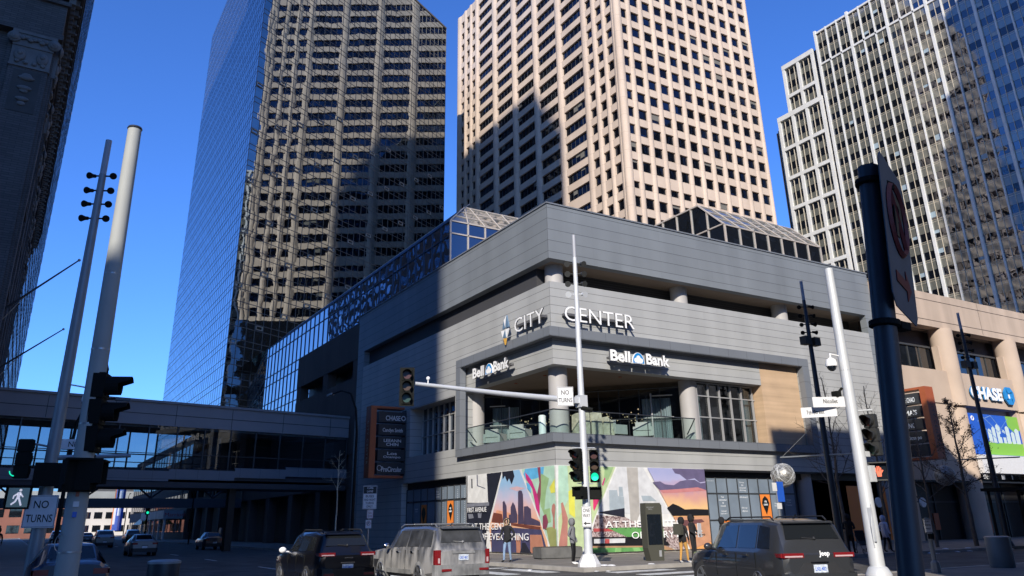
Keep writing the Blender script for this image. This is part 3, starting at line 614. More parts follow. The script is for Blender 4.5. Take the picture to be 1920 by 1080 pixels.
# ---- raised wall signs
def letters(parent, name, s, w, h, fr, depth, off, bold=0.0, mt='letter'):
    me = text_me(s, w, h, depth, bold)
    b = MB(); b.mesh(me, fr @ Matrix.Translation((0,0,off)))
    o = b.build(name, [M[mt], M['letterside']], parent)
    n = Vector(fr.col[2][:3])
    for p in o.data.polygons: p.material_index = 0 if p.normal.dot(n) > .7 else 1
    return o
sg = empty('wall_sign', (0,0,0), 0, 'large raised letters CITY CENTER with faceted emblem wrapping the grey corner', 'sign')
fL = frame((0,2.95,11.62),(0,-1,0),(-1,0,0)); fR = frame((.62,0,11.75),(1,0,0),(0,-1,0))
letters(sg,'letters','CITY',2.95,.80,fL,.07,.38,-.004); letters(sg,'letters','CENTER',4.75,.80,fR,.07,.38,-.004)
MB().box(-.38,-.06,.2,2.9,11.95,12.08).build('sign_rail', M['letterside'], sg); MB().box(.7,5.3,-.38,-.06,12.05,12.18).build('sign_rail', M['letterside'], sg)
em = [((0,.72),(.27,.2),(-.10,.08),'m0'),((-.42,.55),(-.10,.08),(0,.72),'m1'),((0,.72),(.32,.22),(.1,.02),'m1'),((-.45,.42),(-.42,.55),(-.1,.08),'m1')]
b = MB()
def tri(a, c, d_, k):
    pts = [fL @ Vector((-.95+p[0]*1.05, .45+p[1]*1.05-.05, .38)) for p in (a, c, d_)]
    b.prism(pts, (-.08,0,0), k)
W_, Bl, Go = 0, 1, 2
tri((-.05,.12),(-.20,.55),(-.36,.08),Bl); tri((-.05,.12),(-.20,.55),(.10,.80),W_); tri((-.05,.12),(.10,.80),(.32,.12),Bl)
tri((-.50,.02),(-.08,.0),(-.33,-.38),W_); tri((-.08,.0),(-.33,-.38),(-.02,-.42),Bl); tri((-.05,.02),(.30,.03),(.05,-.42),W_)
tri((-.26,-.44),(.02,-.46),(-.10,-.80),Go)
b.build('faceted_emblem', [M['letter'], M['bluepanel'], M['gold']], sg)
def bank(face, label):
    s_ = empty('wall_sign', (0,0,0), 0, label, 'sign')
    if face == 'R': fr = frame((3.58,0,9.86),(1,0,0),(0,-1,0)); k = 1.0
    else: fr = frame((0,8.0,9.86),(0,-1,0),(-1,0,0)); k = 1.0
    T = Matrix.Translation
    letters(s_,'letters','Bell',1.38*k,.62,fr,.12,.26,.035)
    letters(s_,'letters','Bank',1.72*k,.62,fr @ T((2.52,0,0)),.12,.26,.035)
    b = MB(); pts = [(.44*math.cos(t)*1.0, .02+.40*max(0,math.sin(t))*1.55) for t in [math.pi*i/18 for i in range(19)]]
    o3 = fr @ T((1.97,-.02,.28))
    b.prism([o3 @ Vector((x,y,0)) for x, y in pts], (fr.to_3x3() @ Vector((0,0,.09))), 0)
    o4 = fr @ T((1.97,-.02,.371))
    pts = [(.40*math.cos(t), .04+.37*max(0,math.sin(t))*1.55) for t in [math.pi*i/18 for i in range(19)]]
    b.prism([o4 @ Vector((x,y,0)) for x, y in pts], (fr.to_3x3() @ Vector((0,0,.004))), 1)
    o5 = fr @ T((1.97,-.02,.3755))
    for (x, y, r) in ((-.2,.2,.12),(0,.3,.16),(.2,.2,.12),(-.08,.18,.12),(.1,.18,.12)):
        b.prism([o5 @ Vector((x+r*math.cos(t*.7), y+r*math.sin(t*.7)*1.1, (x+y)*.001)) for t in range(9)], (fr.to_3x3() @ Vector((0,0,.003))), 0)
    for x in (-.2,0,.2):
        b.prism([o5 @ Vector(p) for p in ((x-.02,.05,.004),(x+.02,.05,.004),(x+.02,.2,.004),(x-.02,.2,.004))], (fr.to_3x3() @ Vector((0,0,.003))), 0)
    b.build('tree_roundel', [M['letter'], M['bluelogo']], s_)
    if face == 'R': MB().box(3.6,7.8,-.22,-.002,10.0,10.12).build('sign_rail', M['letterside'], s_)
    else: MB().box(-.22,-.002,3.8,8.0,10.0,10.12).build('sign_rail', M['letterside'], s_)
bank('L','white raised letters Bell Bank with blue tree roundel, left of the building corner')
bank('R','white raised letters Bell Bank with blue tree roundel, right of the corner over the balcony')

# ---- perpendicular directory signs
def blade(label, face, names, z0, H):
    s_ = empty('blade_sign', (-1.4,18.6,z0) if face == 'L' else (28.5,-1.4,z0), 0, label, 'sign')
    base = Vector(s_.location)
    def P(x, y, z): return (Vector((-x,18.5+y,z0+z)) if face == 'L' else Vector((28.3+y,-x,z0+z))) - base
    def bx(b, x0,x1,y0,y1,za,zb): p, q = P(x0,y0,za), P(x1,y1,zb); b.box(p.x,q.x,p.y,q.y,p.z,q.z)
    b = MB()
    bx(b,2.3,2.72,-.1,.8,0,H); bx(b,.2,2.3,-.1,.8,H-.16,H); bx(b,.2,2.3,-.1,.8,0,.16)
    b.build('sign_frame', M['orange'], s_)
    ph = (H-.5)/5; b = MB(); t = MB()
    for i, nm in enumerate(names):
        z = H-.28-ph*(i+1)+.06
        bx(b,.05,2.1,-.06,.7,z,z+ph-.13)
        if nm:
            rows = nm.split('|'); hh = (ph-.13)*.66/len(rows)
            for j, r_ in enumerate(rows):
                ww = min(1.5, .19*len(r_)+.15)
                zz = z+(ph-.13)*.17+(len(rows)-1-j)*hh*1.06
                if face == 'L': fr = frame(P(1.05+ww/2,-.065,zz),(1,0,0),(0,-1,0))
                else: fr = frame(P(1.1-ww/2,-.065,zz),(0,-1,0),(-1,0,0))
                t.mesh(text_me(r_, ww, hh*.85 if len(rows) > 1 else hh*.7, .006, .015), fr)
            if i == 0 and face == 'L':
                c = P(.27,-.065,z+(ph-.13)*.42)
                t.tube([c+Vector((.15*math.cos(a),0,.15*math.sin(a))) for a in [math.pi*k/4 for k in range(9)]], .035, 6)
            if nm.startswith('Pro'):
                c = P(1.95,-.065,z+(ph-.13)*.5)
                t.tube([c+Vector((.17*math.cos(a),0,.17*math.sin(a))) for a in [math.pi*k/5 for k in range(11)]], .018, 6)
    bx(b,.0,.1,.1,.6,.2,H-.2)
    b.build('sign_panel', M['charsign'], s_); t.build('sign_lettering', M['signwhite'] if face == 'L' else M['paneltxt'], s_)
    b = MB(); me = text_me('CITY CENTER', 2.9, .26, .006, .0, 0, 1.3)
    fr = frame(P(2.725,.48,H-1.0),(0,0,-1),(-1,0,0)) if face == 'L' else frame(P(2.725,.22,H-1.0),(0,0,-1),(0,-1,0))
    b.mesh(me, fr); b.build('side_lettering', M['charsign'] if face == 'R' else M['champ'], s_)
blade('orange framed vertical directory sign with CHASE on top, in shade at the far left wall','L',['CHASE','Candyn Smith','LEEANN|CHIN','Los|Ocampo','ProCircular'],4.7,4.8)
blade('orange framed vertical directory sign projecting beside the tan facade','R',['FOGO DE CHAO',"SHIMA'S",'GENC','Los Ocampo','' ],5.2,4.7)
# ------------------------------------------------------------------ tan precast building (right)
tb = empty('tan_building', (28.3,0,0), 0, 'tan precast concrete building with strip windows and round columns beside the grey corner', 'building')
X0 = 28.3
def at0(b): b.M = Matrix.Translation((-28.3,0,0)); return b
b = at0(MB()).box(X0,90,-.25,.6,15.24,17.95).box(X0,90,.9,40,15.3,17.7)
b.build('parapet_wall', M['tan'], tb)
b = at0(MB())
for z in (15.75,17.35): b.box(X0,90,-.265,-.24,z-.02,z+.02)
for x in (32.5,41.8,51.1): b.box(x-.012,x+.012,-.262,-.24,15.3,17.95)
b.build('panel_joint', M['brown'], tb)
b = at0(MB()).box(X0,90,-.1,1.0,9.5,11.95).box(28.2,29.4,.0,1.0,.15,15.24)
for i in range(6):
    x = 36.6+9.0*i
    b.box(x-.95,x+1.0,.1,.6,4.3,13.9)
b.box(X0,36.0,.0,1.0,4.0,9.5).box(44.9,90,.0,1.0,4.0,9.5).box(36.6,45,.9,1.2,9.0,9.5)
b.build('precast_wall', M['tan2'], tb)
for i in range(6):
    x = 36.6+9.0*i
    at0(MB()).lathe([(.85,9.4),(.85,15.24)], (x,.25,0), 24).build('round_column', M['tan2'], tb, 40)
    at0(MB()).lathe([(.9,.15),(.9,4.0),(.9,9.4)], (x+.1,.55,0), 24).build('round_column', M['tan2'], tb, 40)
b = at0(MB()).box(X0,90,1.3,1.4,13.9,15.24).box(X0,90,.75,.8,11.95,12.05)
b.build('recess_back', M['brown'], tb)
for i in range(6):
    xa = 28.6+9.0*(i-0)+ (1.0 if i else 0) - (0 if i else 0); xb = 35.7+9.0*i
    if i: xa = 37.6+9.0*(i-1)
    at0(MB()).box(xa,xb,.85,.9,12.05,13.9).build('window', M['win'], tb)
    b = at0(MB())
    for k in range(1,5): x = xa+(xb-xa)*k/5; b.box(x-.03,x+.03,.78,.86,12.05,13.9)
    b.box(xa,xb,.72,.86,13.82,13.95).box(xa,xb,.78,.86,12.03,12.1)
    b.build('window_frame', M['mulld'], tb)
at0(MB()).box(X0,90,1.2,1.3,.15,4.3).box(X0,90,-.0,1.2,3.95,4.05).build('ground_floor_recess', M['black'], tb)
b = at0(MB())
for x in range(30, 88, 3): b.box(x,x+.08,1.1,1.2,.15,3.9)
b.box(29.5,90,1.12,1.18,2.6,2.7); b.build('shopfront_frame', M['mulld'], tb)
b = at0(MB()).box(38.6,39.6,1.05,1.15,.5,1.9).box(32.5,33.1,1.05,1.15,.8,1.9); b.build('shop_poster', M['orange'], tb)
# chase window advert, sign
ad = empty('window_banner', (41.2,.2,6), 0, 'blue and green illustrated bank banner over white canopy on the tan wall', 'banner')
M['adblue'] = mat('print_royal_blue', (.02,.10,.50), .4, nz=(1,.1)); M['adlight'] = mat('print_light_blue', (.18,.32,.62), .4); M['adgreen'] = mat('print_lime', (.22,.48,.05), .4); M['adpale'] = mat('print_pale', (.55,.66,.66), .4)
b = MB(); b.M = Matrix.Translation((-41.2,-.2,-6))
b.box(37.5,44.9,.12,.85,5.95,9.0,0)
def adp(pts, k, d): b.poly([(x,.12-.004*d,z) for x, z in pts], k)
adp([(39.2,6.0),(44.9,6.0),(44.9,6.9),(43,7.05),(41,6.85),(39.6,7.0)],2,1)
adp([(42.9,9.0),(44.9,9.0),(44.9,8.0),(43.8,7.75),(43.0,8.2)],2,1)
for (x, w, h) in ((40.0,.5,.9),(40.6,.45,1.1),(41.2,.6,1.3),(42.0,.4,.9),(42.5,.55,1.2),(43.2,.5,.8),(43.8,.6,1.05)):
    adp([(x,6.9),(x+w,6.9),(x+w,6.9+h),(x+w*.5,7.05+h),(x,6.9+h)],3,2)
for (xa,za,xb,zb) in ((39.5,8.9,41.5,7.7),(41.5,7.7,43.2,8.8),(38.9,8.4,40.8,8.9),(40.8,8.9,42.6,7.4),(39.6,8.0,41.0,7.2)):
    adp([(xa,za),(xb,zb),(xb+.02,zb+.06),(xa+.02,za+.06)],1,3)
adp([(41.6,7.35),(42.5,7.35),(42.5,7.55),(42.05,7.75),(41.6,7.55)],0,3)
b.build('printed_sheet', [M['adblue'], M['adlight'], M['adgreen'], M['adpale']], ad)
b = MB(); b.M = Matrix.Translation((-41.2,-.2,-6))
for i, s_ in enumerate(['What are you','making room','for today?','Visit us','inside']):
    b.mesh(text_me(s_, .11*len(s_), .17, .004), frame((38.3,.10,8.15-i*.32),(1,0,0),(0,-1,0)))
b.tube([(38.25+.16*math.cos(a),.09,8.62+.16*math.sin(a)) for a in [math.pi*k/4 for k in range(9)]], .04, 6)
b.build('banner_lettering', M['letter'], ad)
cn = tag(MB().box(37.3,45.2,-.5,.85,4.6,5.9).build('canopy', M['signwhite']), 'pale canopy fascia under the blue and green banner', 'canopy')
cs = empty('wall_sign', (0,0,0), 0, 'white raised letters CHASE with blue octagon emblem on the tan wall', 'sign')
fC = frame((38.1,-.1,10.05),(1,0,0),(0,-1,0))
me = text_me('CHASE', 4.35, 1.0, .10, .05); b = MB(); b.mesh(me, fC @ Matrix.Translation((0,0,.12))); o = b.build('letters', [M['letter'], M['bluelogo']], cs)
for p in o.data.polygons: p.material_index = 0 if p.normal.y < -.7 else 1
b = MB(); fO = fC @ Matrix.Translation((5.35,.5,.12))
for q in range(4):
    rot = Matrix.Rotation(q*math.pi/2, 4, 'Z')
    b.prism([fO @ rot @ Vector(p) for p in ((-.30,.68,0),(.68,.30,0) if False else (.30,.68,0),(.66,.32,0),(.22,.20,0),(-.30,.20,0))], (0,-.12,0))
b.build('octagon_emblem', M['bluelogo'], cs)
MB().prism([fO @ Vector((x,y,-.02)) for x, y in ((-.22,-.22),(.22,-.22),(.22,.22),(-.22,.22))], (0,-.05,0)).build('emblem_core', M['letter'], cs)
for x, lab in ((23.4,'round white projecting shop sign nearest the white pole'),(28.0,'round white projecting shop sign right of the thick dark post')):
    s_ = empty('round_sign', (x,-1.2,2.55), 0, lab, 'sign')
    MB().cyl((0,-.05,0),(0,.05,0),.30,n=24).build('disc', M['signwhite'], s_)
    MB().cyl((0,.04,.05),(0,1.3,.05),.03,n=8).build('bracket', M['steel'], s_)

# ------------------------------------------------------------------ parking structure and street wall further along the avenue
pg = empty('parking_garage', (0,29.1,0), 0, 'dark brown concrete garage block with horizontal slots past the grey building', 'building')
b = MB(); b.M = Matrix.Translation((0,-29.1,0))
b.box(.1,6,29.15,46.9,15.0,18.0).box(.1,6,29.15,46.9,11.8,13.5).box(.1,6,29.15,101,7.2,11.8).box(.1,6,46.9,101,11.8,12.6).box(.1,6,29.15,101,4.6,5.9).box(1.5,6,29.15,101,.15,4.6)
for y in (29.2,37.2,45.6,54,62,70,78,86,94): b.box(.15,1.0,y,y+1.3,.15,15.0 if y < 46 else 7.3)
b.build('concrete_wall', M['brown'], pg)
b = MB(); b.M = Matrix.Translation((0,-29.1,0)); b.box(1.4,1.5,29.2,46.8,13.5,15).box(1.2,1.3,29.2,100.5,5.9,7.2); b.build('slot_shadow_wall', M['black'], pg)  # black sheets stand for the shade inside the slots

# ------------------------------------------------------------------ glazed atria on the podium roof
def glazed(name, label, parts_fn, ox):
    e = empty(name, ox, 0, label, 'glass roof'); T = Matrix.Translation(-Vector(ox))
    parts_fn(e, T); return e
def atrium1(e, T):
    b = MB(); b.M = T
    b.quad((2,68,12.6),(2,15.9,12.6),(2,15.9,23.3),(2,68,23.3)).build('wall_glazing', M['atrium'], e)
    b = MB(); b.M = T; b.quad((7.5,101,5),(2,68,5),(2,68,23.3),(7.5,101,23.3)).build('recessed_glazing', M['mirror'], e)
    b = MB(); b.M = T; b.quad((2,15.9,17.5),(24,15.9,17.5),(24,15.9,23.3),(2,15.9,23.3)).build('end_glazing', M['winwavy'], e)
    b = MB(); b.M = T
    b.quad((2,15.9,23.3),(24,15.9,23.3),(24,18.4,25.7),(4.5,18.4,25.7)).quad((2,68,23.3),(2,15.9,23.3),(4.5,18.4,25.7),(4.5,68,25.7)).quad((7.5,101,23.3),(2,68,23.3),(4.5,68,25.7),(10,101,25.7)).quad((4.5,18.4,25.7),(24,18.4,25.7),(24,100,25.7),(4.5,100,25.7))
    b.build('roof_glazing', M['atriumroof'], e)
    b = MB(); b.M = T
    for i in range(34):
        y = 15.9+1.55*i; b.box(1.93,2.0,y-.03,y+.03,12.6,23.3).cyl((1.98,y,23.3),(4.5,y+(2.4 if i == 0 else 0),25.73),.04,n=5)
    for z in (12.7,14.9,16.0,18.3,19.4,22.1,23.3): b.box(1.93,2.0,15.9,68,z-.03,z+.03)
    for k in range(12): b.cyl((2+5.5*k/11,68+33*k/11,12.6),(2+5.5*k/11,68+33*k/11,23.3),.035,n=5)
    for z in (14.9,18.3,19.4,22.1,23.3): b.cyl((1.98,68,z),(7.48,101,z),.035,n=5)
    b.build('side_mullions', M['bronzedark'], e)
    b = MB(); b.M = T
    for i in range(15):
        x = 2+1.5*i; b.box(x-.05,x+.05,15.82,15.9,17.5,23.3)
        b.cyl((x,15.88,23.34),(max(x,4.5) if i else 4.5,18.4,25.75),.05,n=5)
    for z in (19.9,22.3,23.3): b.box(2,24,15.82,15.9,z-.05,z+.05)
    b.box(1.94,2.06,15.84,15.96,17.5,23.3)
    for k in (1/3,2/3): b.cyl((2+2.5*k,15.9+2.5*k,23.34+2.4*k),(24,15.9+2.5*k,23.34+2.4*k),.045,n=5)
    b.cyl((4.5,18.4,25.75),(24,18.4,25.75),.06,n=5).cyl((4.5,18.4,25.75),(4.5,68,25.75),.06,n=5)
    b.build('front_mullions', M['champ'], e)
glazed('glass_atrium', 'long lean-to glass atrium along the podium roof behind the grey corner', atrium1, (2,15.9,17.5))
def atrium2(e, T):
    b = MB(); b.M = T
    b.quad((18.4,4,17.5),(28.9,4,17.5),(28.9,4,21.95),(18.4,4,21.95)).poly([(18.4,30,17.5),(18.4,4,17.5),(18.4,4,21.95),(18.4,6.44,24.3),(18.4,30,24.3)])
    b.build('wall_glazing', M['winwavy'], e)
    b = MB(); b.M = T
    b.quad((18.4,4,21.95),(28.9,4,21.95),(28.9,6.44,24.3),(18.4,6.44,24.3)).quad((18.4,6.44,24.3),(28.9,6.44,24.3),(28.9,30,24.3),(18.4,30,24.3)).quad((28.9,4,17.5),(28.9,30,17.5),(28.9,30,24.3),(28.9,4,21.95))
    b.build('roof_glazing', M['atriumroof'], e)
    b = MB(); b.M = T
    for i in range(8):
        x = 18.4+1.5*i; b.box(x-.05,x+.05,3.92,4.0,17.5,21.95).cyl((x,3.98,22.0),(x,6.44,24.36),.05,n=5)
    for z in (20.4,21.95): b.box(18.4,28.9,3.92,4.0,z-.05,z+.05)
    for k in (1/3,2/3,1): b.cyl((18.4,4+2.44*k,22.0+2.35*k),(28.9,4+2.44*k,22.0+2.35*k),.045,n=5)
    for i in range(10):
        y = 4+1.6*i; b.box(18.32,18.4,y-.05,y+.05,17.5,min(24.3,21.95+(y-4)*.96))
    b.cyl((18.35,4,22),(18.35,6.44,24.35),.06,n=5).box(18.3,18.4,6.44,30,24.25,24.36).box(18.32,18.4,4,30,22.0,22.1)
    b.build('frame_bars', M['champ'], e)
glazed('glass_atrium', 'short glazed lean-to rooflight with pale frame above the grey fascia at right', atrium2, (18.4,4,17.5))

# ------------------------------------------------------------------ pink precast tower
pt = empty('pink_tower', (75.6,80,0), 0, 'tall pink precast office tower with deep punched windows and round corner column', 'tower')
T = Matrix.Translation((-75.6,-80,0))
XP, YP = 75.6, 80.0; PB = 53.0
ROW0, FL, NR = 65.06, 4.22, 31
rows = []
for k in range(-11, 22):
    zt = ROW0+FL*k; zb = zt-2.45
    if k == 1: zt -= .85
    rows.append((k, zb, zt))
lw = [(82.4,84.5),(85.9,88.0),(89.6,91.7),(93.7,102.0),(104.4,112.7),(115.1,123.3),(125.8,134.0),(136.5,144.7),(147.0,148.9),(150.5,152.4),(154.1,156.0)]
LEND = 158.7
rw = [(76.15+3.65*k, 76.15+3.65*k+2.35) for k in range(12)]
REND = 119.8
ztop = rows[-1][2]+3
b = MB(); b.M = T
# left face (outer plane x=75.6)
edges = [81.0]+[e for w in lw for e in w]+[LEND]
for i in range(0, len(edges), 2):
    y0, y1 = edges[i], edges[i+1]; w = y1-y0
    bul = .28 if w > 2 else .2
    if i == 0: y0 = 80.9
    pts = [(XP+1.0,y0,15),(XP+.12,y0,15),(XP-bul*.6,y0+w*.25,15),(XP-bul,y0+w*.5,15),(XP-bul*.6,y0+w*.75,15),(XP+.12,y1,15),(XP+1.0,y1,15)]
    b.prism(pts, (0,0,ztop-15))
for (y0, y1) in lw:
    prev = 15
    for (k, zb, zt) in rows:
        b.box(XP+.12,XP+1.0,y0,y1,prev,zb); prev = zt
    b.box(XP+.12,XP+1.0,y0,y1,prev,ztop)
# right face (outer plane y=80)
edges = [e for w in rw for e in w]+[REND]
for i in range(1, len(edges), 2):
    x0, x1 = edges[i], edges[i+1]; w = x1-x0; bul = .2
    pts = [(x0,YP+1.0,15),(x0,YP+.12,15),(x0+w*.25,YP-bul*.6,15),(x0+w*.5,YP-bul,15),(x0+w*.75,YP-bul*.6,15),(x1,YP+.12,15),(x1,YP+1.0,15)]
    b.prism(pts, (0,0,ztop-15))
for (x0, x1) in rw:
    prev = 15
    for (k, zb, zt) in rows:
        b.box(x0,x1,YP+.12,YP+1.0,prev,zb); prev = zt
    b.box(x0,x1,YP+.12,YP+1.0,prev,ztop)
b.build('precast_wall', M['pink'], pt)
b = MB(); b.M = T; b.box(XP-.5,XP+8,79,LEND+1,0,PB).box(XP,REND,79.3,83,0,PB); b.build('glass_base', M['winwavy'], pt)
M['pblind'] = mat('window_blind_cream', (.16,.15,.13), .8); rsb = random.Random(8)
for q_ in range(46):
    (k, zb, zt) = rsb.choice(rows[9:24]); b = MB(); b.M = T
    if rsb.random() < .5: (a0, a1) = rsb.choice(lw[3:8]); j_ = rsb.randint(0,4); w5 = (a1-a0)/5; b.box(XP+.47,XP+.50,a0+w5*j_+.1,a0+w5*(j_+1)-.1,zt-rsb.uniform(.5,1.6),zt-.02)
    else: (a0, a1) = rsb.choice(rw); b.box(a0+.1,a1-.1,YP+.44,YP+.48,zt-rsb.uniform(.5,1.5),zt-.02)
    b.build('window_blind', M['pblind'], pt)
b = MB(); b.M = T; b.lathe([(.95,15),(.95,ztop)], (XP+.45,YP+.55,0), 28); b.build('corner_column', M['pink'], pt, 40)
b = MB(); b.M = T; b.box(XP+1.02,REND,YP+1.02,LEND,0,ztop-.5).box(XP+.3,REND-.02,YP+.3,LEND-.02,ztop-.4,ztop); b.build('tower_core', M['sidedark'], pt)
wins = []
for (k, zb, zt) in rows:
    for (y0, y1) in lw: wins.append((0 if y1-y0 > 4 else 1, abs(k-6), 'L', y0, y1, zb, zt))
    for (x0, x1) in rw: wins.append((1, abs(k-6), 'R', x0, x1, zb, zt))
wins.sort(key=lambda w: (w[0]+(0 if w[0] == 0 else .5)+w[1]*.2, w[3]))
rest = MB(); rest.M = T
for i, (c_, _, f, a0, a1, zb, zt) in enumerate(wins):
    b = rest if i >= 99 else MB(); b.M = T
    if f == 'L': b.box(XP+.56,XP+.65,a0,a1,zb,zt)
    else: b.box(a0,a1,YP+.50,YP+.6,zb,zt)
    if i < 99: b.build('window', M['pinkwin'], pt)
tag(rest.build('window', M['pinkwin'], pt), kind='stuff')
b = MB(); b.M = T
for (k, zb, zt) in rows:
    for (y0, y1) in lw:
        n = 5 if y1-y0 > 4 else 0
        for j in range(1, n): y = y0+(y1-y0)*j/n; b.box(XP+.50,XP+.56,y-.05,y+.05,zb,zt)
b.build('window_mullions', M['mulld'], pt)

# ------------------------------------------------------------------ mirror glass tower (left)
G0 = Vector((3.56,102.5,0)); u = Vector((math.cos(R(30)), math.sin(R(30)), 0)); L2 = 65.06
mt_ = empty('mirror_tower', G0, 0, 'tall prismatic mirror glass tower reflecting the sky and its striped neighbour', 'tower')
ZT = 133.6
P1 = u*L2; P2 = P1+Vector((0,45,0)); P3 = Vector((0,69,0))
MB().quad((0,0,0),P1,P1+Vector((0,0,ZT)),(0,0,ZT)).build('curtain_wall', M['mirror'], mt_)
MB().quad(P3,(0,0,0),(0,0,ZT),P3+Vector((0,0,ZT))).build('curtain_wall', M['mirrorblue'], mt_)
MB().quad(P1,P2,P2+Vector((0,0,ZT)),P1+Vector((0,0,ZT))).quad(P2,P3,P3+Vector((0,0,ZT)),P2+Vector((0,0,ZT))).poly([Vector((0,0,ZT-.1)),P1+Vector((0,0,ZT-.1)),P2+Vector((0,0,ZT-.1)),P3+Vector((0,0,ZT-.1))]).build('curtain_wall', M['sidedark'], mt_)
nrm2 = Vector((u.y,-u.x,0))
def rib(b, p0, p1, n_, w, d):
    p0 = Vector(p0); p1 = Vector(p1); ax = (p1-p0).normalized(); s_ = ax.cross(n_).normalized()*w/2
    b.prism([p0-s_, p0+s_, p0+s_+n_*d, p0-s_+n_*d], p1-p0)
b = MB(); n = 34
for i in range(n+1):
    p = u*(L2*i/n); rib(b, p, p+Vector((0,0,ZT)), nrm2, .10, .05)
z = 1.0
while z < ZT:
    for zz in (z, z+1.08):
        rib(b, Vector((0,0,zz)), P1+Vector((0,0,zz)), nrm2, .115, .04)
    z += 3.34
rib(b, Vector((0,0,ZT)), P1+Vector((0,0,ZT)), nrm2, .5, .15)
b.build('mullion_grid', M['bronze'], mt_)
b = MB()
for i in range(36):
    rib(b, Vector((0,1.92*i,0)), Vector((0,1.92*i,ZT)), Vector((-1,0,0)), .075, .02)
z = 1.0
while z < ZT:
    for zz in (z, z+1.08): rib(b, Vector((0,0,zz)), Vector((0,69,zz)), Vector((-1,0,0)), .08, .02)
    z += 3.34
b.build('mullion_grid', M['bronzedark'], mt_)
b = MB(); rp_ = random.Random(5)
for k in range(40):
    for i in range(n):
        if (i*5+k*3) % 9 == 0 and k < 26:
            p = u*(L2*(i+.12)/n)+Vector((0,0,1.25+3.34*k)); q = u*(L2*(i+.88)/n)+Vector((0,0,1.25+3.34*k))
            for a, c in ((p,q),(p+Vector((0,0,.62)),q+Vector((0,0,.62))),(p,p+Vector((0,0,.62))),(q,q+Vector((0,0,.62)))):
                rib(b, a, c, nrm2, .09, .16)
b.build('vent_frame', M['champ'], mt_)

# ------------------------------------------------------------------ white finned office building (far right)
rt = empty('white_fin_tower', (132,50,0), 0, 'white finned office block with stepped annex at the right of the photo', 'tower')
T = Matrix.Translation((-132,-50,0))
XR = 132.0; RT = 117.3; PITCH = 4.03; ZW = 101.85   # window tops at ZW + k*PITCH
b = MB(); b.M = T
thick = [70.0-9.3*i for i in range(10)]
for i, y in enumerate(thick):
    b.box(XR-.4,XR+.3,y-.29,y+.29,0,RT+.5)
    for j in (1,2): b.box(XR-.3,XR+.3,y-3.1*j-.15,y-3.1*j+.15,0,RT+.1)
b.box(XR-.30,XR+.3,-22,70.3,107.75,108.25).box(XR-.25,XR+.3,-22,70.3,RT-.5,RT)
b.build('white_fin', M['white'], rt)
b = MB(); b.M = T
for i in range(30): b.box(XR-.10,XR+.3,70-3.1*i-1.59,70-3.1*i-1.52,0,RT)
b.build('cream_fin', M['cream'], rt)
b = MB(); b.M = T
c = MB(); c.M = T
wl = []
for k in range(-26, 4):
    zt = ZW+PITCH*k; zb = zt-1.75
    for i in range(30):
        wl.append((70-3.1*i-3.1+.22, 70-3.1*i-.22, zb, zt, k))
    b.box(XR,XR+.2,-23,70,zt,zt+PITCH-1.75)
    c.box(XR-.03,XR+.1,-23,70,zt+PITCH-1.75-.5,zt+PITCH-1.75-.45).box(XR-.03,XR+.1,-23,70,zt+PITCH-1.75-.06,zt+PITCH-1.75)
b.build('spandrel_panel', M['spandrel'], rt); c.build('spandrel_trim', M['cream'], rt)
wl.sort(key=lambda w: (abs(w[4]+7)*.8+abs(w[0]-48)*.1))
rest = MB(); rest.M = T
for i, (y0, y1, zb, zt, k) in enumerate(wl):
    b = rest if i >= 99 else MB(); b.M = T
    b.box(XR+.06,XR+.14,y0,y1,zb,zt)
    if i < 99: b.build('window', M['rwin'], rt)
tag(rest.build('window', M['rwin'], rt), kind='stuff')
M['blind'] = mat('pale_blue_blind', (.30,.38,.42), .7)
rs = random.Random(11)
nb_ = 0
for w in wl[:420]:   # half drawn blinds
    if rs.random() < .16:
        y = w[0] if rs.random() < .5 else (w[0]+w[1])/2
        b = MB(); b.M = T; b.box(XR+.03,XR+.055,y+.05,y+1.25,w[2]+rs.uniform(.4,1.2),w[3]); b.build('window_blind', M['blind'], rt)
MB_ = MB(); MB_.M = T; MB_.box(XR+.25,XR+35,-23,70.2,0,RT-.2); MB_.build('building_core', M['sidedark'], rt)
# annex: lower and upper blocks
b = MB(); b.M = T; g = MB(); g.M = T; s2 = MB(); s2.M = T; f = MB(); f.M = T
def annex(x, y0, y1, z0, z1, nb):
    w = (y1-y0)/nb
    for i in range(nb+1): b.box(x-.5,x+.3,y0+w*i-.38,y0+w*i+.38,z0,z1)
    b.box(x-.55,x+.3,y0-.4,y1+.4,z1-1.3,z1)
    z = z1-1.3
    while z > z0:
        b.box(x-.48,x+.3,y0,y1,z-8.1-.45,z-8.1+.45)
        g.box(x+.05,x+.2,y0,y1,z-2.0-.1,z-.5); s2.box(x,x+.2,y0,y1,z-3.9,z-2.1); g.box(x+.05,x+.2,y0,y1,z-5.9,z-3.9); s2.box(x,x+.2,y0,y1,z-7.7,z-5.9)
        s2.box(x,x+.2,y0,y1,z-.5,z)
        z -= 8.1
    for i in range(nb):
        for j in (1,2,): f.box(x-.12,x+.2,y0+w*(i+j/3)-.05,y0+w*(i+j/3)+.05,z0,z1-1.2)
annex(132.3,71.6,84.6,0,100.0,3); annex(133.0,72.4,81.4,100.0,114.2,2)
b.box(133.2,134,84.7,86.4,0,97.3)
b.build('annex_frame', M['white'], rt); g.build('annex_window', M['rwin'], rt); s2.build('annex_spandrel', M['spandrel'], rt); f.build('annex_fin', M['cream'], rt)
b = MB(); b.M = T; b.box(132.6,165,71.2,85.0,0,99.5).box(133.4,165,70.3,81.8,99.5,113.8).box(133.5,165,84.9,87.2,0,97.0); b.build('annex_core', M['sidedark'], rt)

